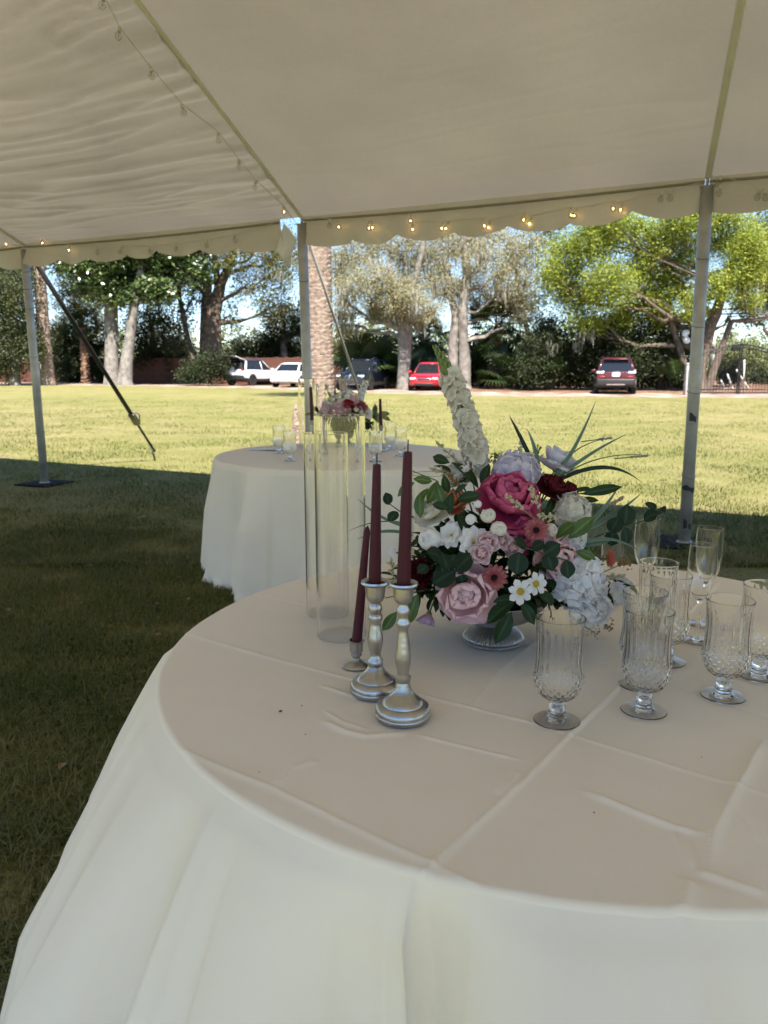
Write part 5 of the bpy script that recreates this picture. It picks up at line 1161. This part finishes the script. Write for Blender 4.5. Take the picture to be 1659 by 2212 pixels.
LPT = lambda m: leaf_mesh('pt', 1, .46, m, .75, 2.0, .3, -.5); LRD = lambda m: leaf_mesh('rd', 1, .92, m, .45, 3.2, .12, -.25); LLN = lambda m: leaf_mesh('ln', 1, .26, m, .8, 1.8, .35, -.6)
def sprig(label, stem, leaves, mat, shape, group=None, name='leaf_sprig', cat='leaf sprig', smat=None):
    """stem: list of world points; leaves: (base point, tip point, roll)"""
    s0 = Vector(stem[0]); o = tag(empty(name, s0), label, cat, group)
    MB().tube([Vector(p) - s0 for p in stem], [.0016 - .0008 * i / max(1, len(stem) - 1) for i in range(len(stem))], 6).build('stem', smat or GST, o)
    for b, t, roll in leaves:
        b, t = Vector(b), Vector(t); d = t - b; L = d.length; up = Vector((.15 * roll, -.75, .6))
        y = d.normalized(); x = y.cross(up).normalized(); zx = x.cross(y); m = Matrix((x, y, zx)).transposed(); m = m @ Matrix.Rotation(roll, 3, 'Y'); link('leaf', shape(mat), o, b - s0, m.to_euler(), L)
    return o
def blade(label, p0, p1, w, mat, bow, group=None, name='grass_blade', cat='blade leaf'):
    p0, p1 = Vector(p0), Vector(p1); n = 14; mb = MB(); d = p1 - p0; side = d.cross(Vector((0, 1, 0))).normalized(); V = []; S = []
    for j in range(n):
        s = j / (n - 1); c = d * s + Vector(bow) * 4 * s * (1 - s); ww = w * (.45 + .55 * math.sin(math.pi * min(1, .25 + s * .6))) * (1 - s ** 3) + .0003
        for t in (-1, 0, 1): V.append(c + side * ww * t + Vector((0, -.25 * ww * abs(t), 0))); S.append(.2 if t == 0 else .8)
    Q = [(j * 3 + i, j * 3 + i + 1, (j + 1) * 3 + i + 1, (j + 1) * 3 + i) for j in range(n - 1) for i in range(2)]
    return tag(link(name, np_mesh('blade', np.array(V), np.array(Q), mat, smooth=True, attr=np.array(S)), None, p0), label, cat, group)

# ---------------------------------------------------------------- the near arrangement
BC = onz(1065, 1387, TZ); BC.z = TOP; YC = BC.y
bowl = tag(empty('flower_bowl', BC), 'silver pedestal bowl with ribbed foot holding the near bouquet', 'bowl')
BSIL = M('bowl_silver', (.36, .36, .365), rough=.30, metal=.95, var=.08, vs=18, bump=.06, bs=120)
auto_smooth(MB().lathe([(.0003, .0), (.0600, .0), (.0618, .002), (.0615, .0065), (.0585, .0085), (.0590, .010), (.0560, .016), (.050, .0215), (.042, .0275), (.035, .0335), (.0310, .039), (.0315, .0405)], 240, fn=lambda a, z, i: 1 + (.045 * abs(math.sin(20 * a)) if z > .0095 else (.020 * abs(math.sin(40 * a + (0 if z < .004 else .0))) if z > .001 else 0))).build('ribbed_foot', BSIL, bowl).data, 30)
MB().lathe(smooth_prof([(.0003, .0405), (.032, .0405), (.060, .047), (.082, .058), (.097, .073), (.106, .090), (.1085, .0945), (.1065, .0955), (.103, .090), (.094, .075), (.078, .061), (.055, .051), (.0003, .047)], 3), 72).build('dish', BSIL, bowl)
FOAM = M('floral_foam', (.02, .03, .015), rough=.95, bump=.8, bs=80)
fo = MB().lathe([(.0003, .049), (.06, .055), (.085, .075), (.075, .105), (.04, .13), (.0003, .14)], 24).build('foam_block', FOAM, None, BC); tag(fo, 'dark floral foam mound inside the near silver bowl', 'foam')
C0 = BC + Vector((0, .02, .15))
def fc(x, y, dy): return aty((1400 + x / 1.2762) / 1.852, (1350 + y / 1.2762) / 1.852, YC + dy)
K = 3.73e-4
def face(p, bias=(0, -.35, .12)): return ((Vector(p) - C0).normalized() * .8 + Vector(bias)).normalized()
G1 = 'flowers of the near bouquet'; GL = 'greenery of the near bouquet'
def put(fn, x, y, dy, dpx, label, *a, bias=(0, -.45, .1), **k):
    p = fc(x, y, dy); s = (1.52 + dy) / 1.5; return fn(p, face(p, bias), label, dpx * K * s, *a, group=G1, **k)
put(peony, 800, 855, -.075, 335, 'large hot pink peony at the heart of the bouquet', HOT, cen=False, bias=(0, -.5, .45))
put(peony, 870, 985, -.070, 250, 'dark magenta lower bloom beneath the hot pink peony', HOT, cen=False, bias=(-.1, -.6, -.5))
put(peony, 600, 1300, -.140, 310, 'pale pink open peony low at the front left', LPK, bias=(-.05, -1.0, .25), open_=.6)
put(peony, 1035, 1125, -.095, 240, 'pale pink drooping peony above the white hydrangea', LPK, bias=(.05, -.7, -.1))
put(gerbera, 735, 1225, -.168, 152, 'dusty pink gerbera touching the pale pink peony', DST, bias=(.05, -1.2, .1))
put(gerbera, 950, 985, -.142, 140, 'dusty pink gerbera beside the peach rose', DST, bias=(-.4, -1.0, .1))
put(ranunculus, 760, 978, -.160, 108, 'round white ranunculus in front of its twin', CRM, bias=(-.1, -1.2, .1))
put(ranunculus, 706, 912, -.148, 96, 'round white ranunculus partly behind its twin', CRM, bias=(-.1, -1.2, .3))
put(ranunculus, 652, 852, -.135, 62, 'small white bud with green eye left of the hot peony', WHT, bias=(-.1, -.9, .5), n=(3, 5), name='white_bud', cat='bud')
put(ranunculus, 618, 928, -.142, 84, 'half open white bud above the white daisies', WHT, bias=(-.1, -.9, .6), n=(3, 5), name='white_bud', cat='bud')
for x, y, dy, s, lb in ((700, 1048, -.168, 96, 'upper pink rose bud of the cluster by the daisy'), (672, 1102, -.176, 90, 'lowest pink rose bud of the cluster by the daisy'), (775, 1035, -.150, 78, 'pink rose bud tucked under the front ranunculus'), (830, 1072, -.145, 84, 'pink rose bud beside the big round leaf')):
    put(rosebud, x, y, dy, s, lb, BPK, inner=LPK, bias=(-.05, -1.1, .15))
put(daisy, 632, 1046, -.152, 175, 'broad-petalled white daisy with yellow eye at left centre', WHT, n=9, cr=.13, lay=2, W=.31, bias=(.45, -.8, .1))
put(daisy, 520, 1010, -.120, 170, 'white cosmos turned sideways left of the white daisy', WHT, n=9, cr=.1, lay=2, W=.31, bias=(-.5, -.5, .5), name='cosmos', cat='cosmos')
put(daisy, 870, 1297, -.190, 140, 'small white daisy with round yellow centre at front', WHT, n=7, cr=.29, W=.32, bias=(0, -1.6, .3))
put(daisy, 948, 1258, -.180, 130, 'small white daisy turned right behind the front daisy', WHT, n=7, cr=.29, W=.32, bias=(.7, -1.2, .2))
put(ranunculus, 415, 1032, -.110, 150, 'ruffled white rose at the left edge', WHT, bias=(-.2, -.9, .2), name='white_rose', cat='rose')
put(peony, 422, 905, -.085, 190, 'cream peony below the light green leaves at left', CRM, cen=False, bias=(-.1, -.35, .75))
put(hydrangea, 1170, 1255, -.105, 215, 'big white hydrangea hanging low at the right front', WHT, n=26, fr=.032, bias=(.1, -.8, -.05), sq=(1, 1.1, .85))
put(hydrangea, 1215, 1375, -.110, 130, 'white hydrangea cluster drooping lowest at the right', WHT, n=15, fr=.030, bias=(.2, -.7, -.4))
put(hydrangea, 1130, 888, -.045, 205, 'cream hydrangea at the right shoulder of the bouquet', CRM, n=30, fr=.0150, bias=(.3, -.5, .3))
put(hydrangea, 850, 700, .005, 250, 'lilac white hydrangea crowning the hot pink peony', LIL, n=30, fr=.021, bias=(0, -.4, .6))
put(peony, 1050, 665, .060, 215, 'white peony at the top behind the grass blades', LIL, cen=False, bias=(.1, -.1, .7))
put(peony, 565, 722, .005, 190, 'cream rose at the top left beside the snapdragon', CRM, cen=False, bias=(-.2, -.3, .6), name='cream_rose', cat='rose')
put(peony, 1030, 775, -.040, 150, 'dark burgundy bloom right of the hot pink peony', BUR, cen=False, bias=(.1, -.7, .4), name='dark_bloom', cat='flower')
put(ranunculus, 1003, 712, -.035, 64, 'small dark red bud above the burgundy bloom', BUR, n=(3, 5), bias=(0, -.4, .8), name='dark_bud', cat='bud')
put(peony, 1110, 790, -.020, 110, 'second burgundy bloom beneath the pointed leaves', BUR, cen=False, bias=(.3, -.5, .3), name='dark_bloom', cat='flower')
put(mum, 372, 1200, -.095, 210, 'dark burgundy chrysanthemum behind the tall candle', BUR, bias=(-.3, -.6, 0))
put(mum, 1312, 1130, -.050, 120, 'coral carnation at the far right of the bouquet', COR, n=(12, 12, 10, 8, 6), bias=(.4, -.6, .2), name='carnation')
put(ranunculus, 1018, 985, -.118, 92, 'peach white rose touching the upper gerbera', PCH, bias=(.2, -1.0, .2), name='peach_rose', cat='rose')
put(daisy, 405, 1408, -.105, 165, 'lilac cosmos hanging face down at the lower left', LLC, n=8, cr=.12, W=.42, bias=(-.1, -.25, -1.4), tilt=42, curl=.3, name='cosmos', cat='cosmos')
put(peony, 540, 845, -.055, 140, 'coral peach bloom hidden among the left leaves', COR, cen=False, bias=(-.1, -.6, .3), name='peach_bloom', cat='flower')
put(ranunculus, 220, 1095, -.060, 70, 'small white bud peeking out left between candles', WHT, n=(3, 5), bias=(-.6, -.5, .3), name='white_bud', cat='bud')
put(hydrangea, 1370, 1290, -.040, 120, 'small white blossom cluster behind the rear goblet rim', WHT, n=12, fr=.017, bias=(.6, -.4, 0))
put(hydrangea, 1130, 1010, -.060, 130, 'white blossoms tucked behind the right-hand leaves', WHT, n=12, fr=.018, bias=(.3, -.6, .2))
spike(fc(655, 690, .02), fc(432, 50, .045), 'tall white snapdragon spike with green tip', CRM, .040, .030, 60, G1, bend=Vector((.012, 0, .004)))
for i, (x0, y0, x1, y1, dy, w_, lb) in enumerate(((890, 885, 785, 795, -.165, .010, 'cream astilbe plume leaning left over the hot peony'), (965, 875, 915, 750, -.15, .011, 'cream astilbe plume upright at the hot peony edge'), (1070, 930, 950, 905, -.14, .016, 'cream astilbe plume lying above the gerbera'), (555, 640, 432, 525, .0, .014, 'pale astilbe plume left of the snapdragon'), (520, 700, 400, 665, -.02, .012, 'pale astilbe plume pointing left beneath the snapdragon'), (235, 1290, 205, 1120, -.05, .022, 'white blossom plume seen between two candles'), (265, 1140, 325, 1085, -.13, .012, 'little white plume beside the dark chrysanthemum'), (1290, 1225, 1410, 1215, -.06, .008, 'white berry spike pointing right beneath the carnation'), (1320, 860, 1400, 812, .02, .006, 'silvery seed head beside the grey blades'), (560, 770, 500, 690, -.05, .014, 'ochre filler spray at the upper left'))):
    astilbe(fc(x0, y0, dy), fc(x1, y1, dy - .01), lb, w_, G1, seed=i, n=140, mat=M('ochre_filler', (.26, .15, .05), rough=.8) if i == 9 else None)
for i, (x0, y0, x1, y1, lb, m, bd) in enumerate(((830, 670, 800, 575, 'tiny white blossom spray standing at top centre', M('tiny_white', (.55, .52, .52), rough=.8), .0028), (850, 670, 878, 530, 'taller tiny blossom spray standing at top centre', M('tiny_white', 0), .0028), (740, 670, 745, 585, 'green wispy sprig right of the snapdragon foot', GBD, .0022), (945, 650, 962, 545, 'feathery green tip between the upper blades', GBD, .0018), (1180, 1190, 1225, 1070, 'lime green filler spray above the big hydrangea', M('lime_filler', (.26, .40, .10), rough=.7, tl=.3), .0022), (1230, 1230, 1300, 1110, 'pale green filler spray beside the carnation', M('lime_filler', 0), .0020), (1360, 1170, 1430, 1140, 'ochre seed spray right of the carnation', M('ochre_filler', 0), .0026), (1240, 1430, 1345, 1495, 'dried brown flower spray on the cloth right of the bowl', M('dried_brown', (.30, .20, .15), rough=.9), .0026), (1190, 1470, 1265, 1520, 'thin dried twig on the cloth behind the nearest goblet', M('dried_brown', 0), .0016))):
    dyv = .04 if i < 4 else (-.05 if i < 7 else -.02); astilbe(fc(x0, y0, dyv), fc(x1, y1, dyv), lb, .026 if i < 7 else .03, G1, m, 54 if i < 7 else 40, i + 20, 9, 'filler_spray', bd)
# blades
rt = fc(1010, 760, .02); rt2 = fc(965, 710, .03); rt3 = fc(1180, 990, -.03)
for i, (r_, x, y, dy, w_, bow, m, lb) in enumerate(((rt2, 813, 397, .02, .0042, (-.004, 0, .010), LFE, 'dark blade leaf curving up left at the top'), (rt2, 905, 468, .04, .0046, (.004, 0, .004), LGR, 'short grey green blade leaf at the top'), (rt, 1257, 320, .03, .0040, (.004, 0, -.010), LGR, 'longest grey blade leaf pointing up right'), (rt, 1420, 490, .02, .0036, (-.004, 0, .006), LGR, 'grey blade leaf pointing right under the seed stalk'), (rt, 1345, 515, .03, .0011, (-.012, 0, .022), GST, 'thin stalk ending in a silvery seed head'), (rt, 1535, 603, .01, .0010, (-.008, 0, .022), GST, 'thinnest stalk pointing far right'), (rt, 1490, 742, -.01, .0042, (.01, 0, .034), LFE, 'dark blade leaf arching over to the right'), (rt3, 1375, 752, -.03, .0044, (.004, 0, -.004), LGR, 'short grey blade leaf rising at the right'), (rt3, 1492, 792, -.04, .0048, (.002, 0, -.006), LGR, 'wide grey blade leaf beside the cream hydrangea'), (fc(1140, 1060, -.06), 1480, 1090, -.06, .0030, (0, 0, .018), LGR, 'drooping grey blade leaf over the carnation'), (fc(300, 970, -.06), 38, 820, -.03, .0028, (-.006, 0, -.006), LGR, 'pale blade leaf pointing left behind the candles'), (fc(320, 1010, -.06), 35, 1032, -.06, .0030, (0, 0, .012), LGR, 'pale blade leaf arching left between the candles'), (fc(290, 950, -.05), 0, 985, -.04, .0010, (0, 0, .010), GST, 'thin white tipped stalk reaching left past the candles'))):
    blade(lb, r_, fc(x, y, dy), w_, m, bow, GL)
for i, (x0, y0, x1, y1, lb) in enumerate(((1262, 522, 1342, 512, 'silvery seed head on the upper thin stalk'), (1430, 612, 1528, 603, 'silvery seed head at the end of the far right stalk'))):
    astilbe(fc(x0, y0, .025), fc(x1, y1, .02), lb, .004, G1, M('seed_silver', (.30, .32, .33), rough=.7), 70, i + 60, 9, 'seed_head', .0017)
# leafy sprigs: (base, tip) pairs in the same measuring frame
def sp(label, dy, stem, lv, mat, shape, rolls=(0,)):
    sprig(label, [fc(x, y, dy + (.03 if i == 0 else 0)) for i, (x, y) in enumerate(stem)], [(fc(a, b, dy), fc(c, d, dy + e), rolls[k % len(rolls)]) for k, (a, b, c, d, e) in enumerate(lv)], mat, shape, GL)
sp('light green pointed leaves spilling over the cream peony', -.105, [(500, 860), (440, 730), (315, 680)], [(360, 790, 352, 920, -.02), (420, 735, 330, 720, -.015), (440, 740, 480, 860, -.02), (400, 770, 340, 850, -.01), (450, 730, 400, 850, -.01), (330, 740, 235, 805, 0)], LFL, LPT, (.5, -.4, .2))
sp('dark pointed leaves between cream peony and hot peony', -.12, [(600, 930), (560, 840), (520, 760)], [(545, 830, 665, 800, -.02), (535, 800, 590, 745, -.01), (520, 790, 500, 900, -.02), (420, 850, 500, 870, -.02), (545, 900, 600, 1000, -.01), (480, 700, 500, 800, .0)], LFD, LPT, (.3, -.3, .5))
sp('two dark leaves at the foot of the snapdragon', -.03, [(640, 800), (625, 720)], [(655, 770, 540, 620, .01), (680, 770, 700, 640, .01), (520, 690, 430, 640, .02), (510, 640, 415, 605, .02)], LFD, LPT, (.5, -.5))
sp('round eucalyptus leaves reaching left between the candles', -.07, [(330, 920), (250, 885), (190, 840)], [(200, 855, 185, 792, 0), (245, 890, 195, 935, -.01)], LFE, LRD, (.3,))
sp('dark eucalyptus cluster above the pale pink peony', -.165, [(560, 1240), (500, 1180), (420, 1130)], [(480, 1130, 395, 1085, -.01), (460, 1140, 475, 1205, -.01), (400, 1165, 345, 1200, -.01), (500, 1180, 535, 1110, -.01), (540, 1195, 625, 1095, -.01), (540, 1190, 420, 1255, .0), (560, 1200, 580, 1265, 0), (470, 1100, 500, 1180, -.02)], LFE, LRD, (.3, -.4, .1))
sp('big round eucalyptus leaf right of the rose buds', -.165, [(1110, 1140), (1000, 1105), (850, 1060)], [(865, 1095, 850, 1210, -.015), (900, 1080, 845, 1020, 0), (930, 1085, 990, 1040, 0), (1005, 1105, 1035, 1190, -.02), (990, 1105, 1070, 1055, -.01), (1100, 1135, 1120, 1230, -.01)], LFE, LRD, (.1, .4, -.3))
sp('trailing eucalyptus branch over the right-hand glasses', -.045, [(1180, 1050), (1300, 1000), (1420, 960), (1530, 925), (1590, 870)], [(1400, 965, 1420, 855, 0), (1500, 935, 1570, 885, -.01), (1345, 985, 1330, 1065, 0), (1330, 995, 1375, 920, -.01), (1400, 970, 1420, 1060, 0), (1560, 890, 1605, 885, -.03), (1555, 880, 1520, 835, .02)], LFE, LRD, (.2, -.4, .5))
sp('long pointed leaves pointing right above the cream hydrangea', -.03, [(1040, 850), (1150, 800), (1250, 790)], [(1180, 800, 1395, 758, -.02), (1130, 795, 1250, 755, .01), (1160, 825, 1280, 830, 0), (1050, 800, 1010, 900, -.05)], LFD, LLN, (.4, -.3))
sp('light green leaves across the right middle of the bouquet', -.115, [(1010, 1100), (1080, 1030), (1130, 990)], [(1115, 1025, 1245, 915, -.01), (1050, 1030, 1150, 930, 0), (1150, 1090, 1260, 1130, -.01), (1070, 1120, 1140, 1070, 0)], LFL, LPT, (.2, -.3))
sp('grey green leaf tongue below the trailing branch', -.05, [(1100, 1100), (1150, 1070)], [(1160, 1070, 1330, 1025, -.01)], LGR, LLN)
sp('dark leaves hanging over the front rim of the bowl', -.165, [(860, 1320), (830, 1350)], [(840, 1345, 688, 1450, -.01), (825, 1400, 745, 1565, -.02), (875, 1350, 945, 1465, -.02), (730, 1350, 850, 1330, 0), (960, 1310, 1045, 1365, 0)], LFD, LPT, (.3, -.2, .2))
sp('veined leaves hanging behind the candle holders', -.12, [(420, 1280), (330, 1300), (180, 1330)], [(345, 1310, 285, 1470, -.01), (240, 1400, 165, 1500, -.01), (180, 1325, 85, 1330, 0)], LFL, LPT, (.2, -.3))
sp('small dark leaves drooping right of the white hydrangea', -.05, [(1300, 1230), (1350, 1270)], [(1340, 1240, 1420, 1260, -.01), (1400, 1255, 1475, 1305, -.02), (1300, 1280, 1350, 1390, -.02), (1330, 1250, 1300, 1330, 0)], LFD, LLN, (.2,))
sp('lone dark leaf hanging left of the white hydrangea', -.15, [(930, 1330), (980, 1300)], [(985, 1290, 1045, 1362, -.01), (700, 1340, 640, 1400, .02), (470, 1330, 440, 1250, .04)], LFD, LPT)
# dense dark greenery that fills the inside
rs = np.random.RandomState(5); V = []; Q = []; S = []; N = 1000
src = leaf_mesh('pt', 1, .46, LFD, .75, 2.0, .3, -.5); SV = np.array([v.co for v in src.vertices]); SQ = np.array([list(p.vertices) for p in src.polygons]); SA = np.zeros(len(SV)); src.attributes['shade'].data.foreach_get('value', SA)
for k in range(N):
    d = rs.normal(size=3); d /= np.linalg.norm(d); d[2] = abs(d[2]) * 1.0 - .38; r = .10 + .07 * rs.rand(); p = np.array(C0) + [0, -.02, 0] + d * np.array([r * 1.15, r * .85, r * .95]); m = np.array((Vector(d) + Vector(rs.normal(size=3)) * .8).to_track_quat('Y', 'Z').to_matrix()); 
    if p[2] < BC.z + .112: continue
    Q.append(SQ + len(V) * len(SV)); V.append((SV * rs.uniform(.03, .055)) @ m.T + p); S.append(SA)
o = link('filler_foliage', np_mesh('filler_foliage', np.concatenate(V) - np.array(BC), np.concatenate(Q), LFD, smooth=True, attr=np.concatenate(S)), None, BC); tag(o, 'dense dark green filler leaves deep inside the near bouquet', 'foliage', kind='stuff')

# ================================================================ the far table
TT2 = lambda u, v: Vector((*onz(u, v, TZ).xy, TOP))
for i, (u, v, lb) in enumerate(((603, 980, 'goblet at the back left of the far table'), (627, 996, 'front left goblet of the far table'), (811, 998, 'goblet in front of the far bouquet'), (843, 972, 'rearmost goblet right of the far bouquet'), (866, 986, 'rightmost goblet on the far table'))):
    goblet(TT2(u, v), lb, 1.04, i, 'crystal water goblets')
NAP = M('white_napkin', (.72, .76, .84), rough=.8, bump=.3, bs=60); p = TT2(580, 972); mb = MB()
def nf(i, j):
    x, y = (i / 14 - .5) * .24, (j / 10 - .5) * .13; return (x + .02 * y / .13, y, .006 + .010 * math.exp(-((x + .02) / .07) ** 2 - (y / .05) ** 2) + .003 * math.sin(30 * x + 9 * y))
mb.grid(15, 11, nf); o = mb.build('napkin', NAP, None, p, (0, 0, -.25)); s_ = o.modifiers.new('t', 'SOLIDIFY'); s_.thickness = .004; tag(o, 'folded white napkin on the far table', 'napkin')
h1, h2 = TT2(668, 962), TT2(821, 962)
cylinder(TT2(664, 966), .055, .46, 'tall glass cylinder at the left of the far bouquet'); cylinder(TT2(697, 957), .05, .42, 'second glass cylinder left of the far bouquet'); cylinder(TT2(821, 963), .05, .30, 'glass cylinder right of the far bouquet')
hh = TT2(676, 980); holder(hh, HT, 'silver candle holder at the left of the far table', [.056, .187], ['base', 'stem', 'cup'], .95); candle(hh + Vector((0, 0, .194)), aty(671, 836, hh.y), .0135, .009, 'dark taper candle left of the far bouquet')
hh = TT2(823, 975); holder(hh, HM, 'silver candle holder right of the far bouquet', [.044, .151], ['base', 'stem', 'cup'], .9); candle(hh + Vector((0, 0, .152)), aty(821, 862, hh.y), .0125, .0085, 'dark taper candle right of the far bouquet')
B2 = TT2(757, 962); b2 = copy_tree(bowl); b2.location = B2; b2['label'] = 'silver pedestal bowl under the far bouquet'
f2 = fo.copy(); COL.objects.link(f2); f2.location = B2; f2['label'] = 'floral foam inside the far silver bowl'
g2 = o = link('filler_foliage', bpy.data.meshes[bpy.data.objects['filler_foliage'].data.name], None, B2, (0, 0, 1.3)); tag(g2, 'dark green filler leaves inside the far bouquet', 'foliage', kind='stuff')
C0 = B2 + Vector((0, 0, .17)); G2 = 'flowers of the far bouquet'
def q2(x, z, dy): return aty((850 + x / 1.7463) / 1.852, (1380 + z / 1.7463) / 1.852, B2.y + dy)
def put2(fn, x, y, dy, d, label, *a, **k): p = q2(x, y, dy); return fn(p, face(p), label, d, *a, group=G2, **k)
put2(hydrangea, 945, 380, -.06, .15, 'white and pink hydrangea topping the far bouquet', WHT, n=22, fr=.022)
put2(peony, 945, 425, -.14, .09, 'deep red peony in the middle of the far bouquet', pm('deep_red_petal', (.10, .004, .008), (.24, .012, .02), (.34, .03, .04)), cen=False)
put2(rosebud, 890, 430, -.16, .06, 'pink rose bud left of the far red peony', BPK, inner=LPK); put2(rosebud, 890, 465, -.17, .06, 'lowest pink rose bud of the far bouquet', BPK, inner=LPK); put2(rosebud, 930, 455, -.17, .05, 'pink rose bud under the far red peony', BPK, inner=LPK)
put2(peony, 800, 465, -.12, .10, 'blush peony at the left of the far bouquet', BPK, cen=False); put2(mum, 1030, 440, -.10, .12, 'coral chrysanthemum at the right of the far bouquet', DST); put2(hydrangea, 1015, 485, -.13, .12, 'cream hydrangea low at the right of the far bouquet', CRM, n=18, fr=.018); put2(hydrangea, 815, 420, -.06, .11, 'white blossom cluster upper left of the far bouquet', WHT, n=16, fr=.018); put2(daisy, 1080, 480, -.08, .09, 'white daisy at the right rim of the far bouquet', WHT, n=8); put2(hydrangea, 850, 400, -.09, .10, 'cream blossom cluster above the far blush peony', CRM, n=14, fr=.018); put2(peony, 985, 385, -.12, .07, 'small pink bloom beside the far hydrangea', LPK, cen=False)
spike(q2(1010, 420, .02), q2(1092, 205, .02), 'white snapdragon spike leaning right in the far bouquet', WHT, .045, .034, 26, G2, seed=4); spike(q2(925, 380, .03), q2(902, 195, .03), 'peach stock spike upright in the far bouquet', PCH, .05, .034, 24, G2, seed=6)
for i, (x0, y0, x1, y1, lb) in enumerate(((850, 400, 795, 310, 'left green blade of the far bouquet'), (855, 400, 858, 290, 'middle green blade of the far bouquet'), (870, 395, 880, 330, 'short green blade of the far bouquet'))): blade(lb, q2(x0, y0, 0), q2(x1, y1, 0), .010, LGR, (0, 0, .0), 'greenery of the far bouquet')
ff = lambda x, y, dy=-.05: q2(x, y, dy)
sprig('glossy leafy branch at the right of the far bouquet', [ff(1050, 520), ff(1140, 500), ff(1180, 470)], [(ff(1130, 500), ff(1140, 412), .2), (ff(1150, 490), ff(1240, 475), .3), (ff(1160, 500), ff(1250, 520), -.2), (ff(1120, 505), ff(1190, 545), .1), (ff(1100, 500), ff(1090, 545), 0), (ff(1130, 500), ff(1180, 500), .4), (ff(1110, 510), ff(1160, 470), .1)], LFL, LPT, 'greenery of the far bouquet')
sprig('dark leaves at the left of the far bouquet', [ff(800, 500), ff(730, 490), ff(690, 480)], [(ff(745, 480), ff(705, 420), .2), (ff(730, 490), ff(640, 480), .3), (ff(740, 500), ff(700, 545), -.2), (ff(780, 480), ff(730, 460), .1), (ff(770, 500), ff(730, 530), .1), (ff(790, 510), ff(750, 555), .2)], LFD, LPT, 'greenery of the far bouquet')

sprig('leaves drooping over the front of the far bowl', [ff(900, 480), ff(880, 520, -.13)], [(ff(870, 490, -.12), ff(830, 590, -.15), .2), (ff(900, 490, -.13), ff(905, 600, -.16), 0), (ff(930, 490, -.12), ff(980, 590, -.15), -.2), (ff(850, 490, -.1), ff(780, 570, -.13), .3), (ff(960, 490, -.1), ff(1040, 575, -.13), .1), (ff(885, 480, -.14), ff(860, 560, -.17), .2), (ff(925, 480, -.14), ff(950, 560, -.17), 0)], LFD, LPT, 'greenery of the far bouquet')
# ================================================================ bits on the lawn
DRY = M('dry_leaf', (.30, .22, .15), rough=.8, tl=.15, attr=((.36, .28, .2), (.24, .16, .1), (.30, .21, .14)))
for i, (u, v, s, lb) in enumerate(((128, 1662, .05, 'pinkish fallen leaf nearest the table cloth'), (205, 1222, .07, 'pale flat fallen leaf left of the far table'), (310, 1045, .12, 'pale litter strip near the strap stake'), (300, 1120, .10, 'pale flat bark piece left of the far table cloth'), (345, 1305, .05, 'small pale leaf below the far table cloth'), (410, 1290, .05, 'dark curled leaf below the far table cloth'), (380, 1248, .04, 'tiny white leaf by the far table hem'), (20, 1320, .06, 'pale leaf at the left picture edge'), (185, 1300, .04, 'tiny pale leaf in mid grass'), (330, 1370, .05, 'pale leaf beside the near table edge'))):
    p = onz(u, v, .03); o = link('fallen_leaf', leaf_mesh('dry', 1, .5, DRY, .7, 2.2, .3, -.6), None, p, (.15, .1 * (i % 3), i * 1.9), s); tag(o, lb, 'leaf', 'fallen leaves on the lawn')
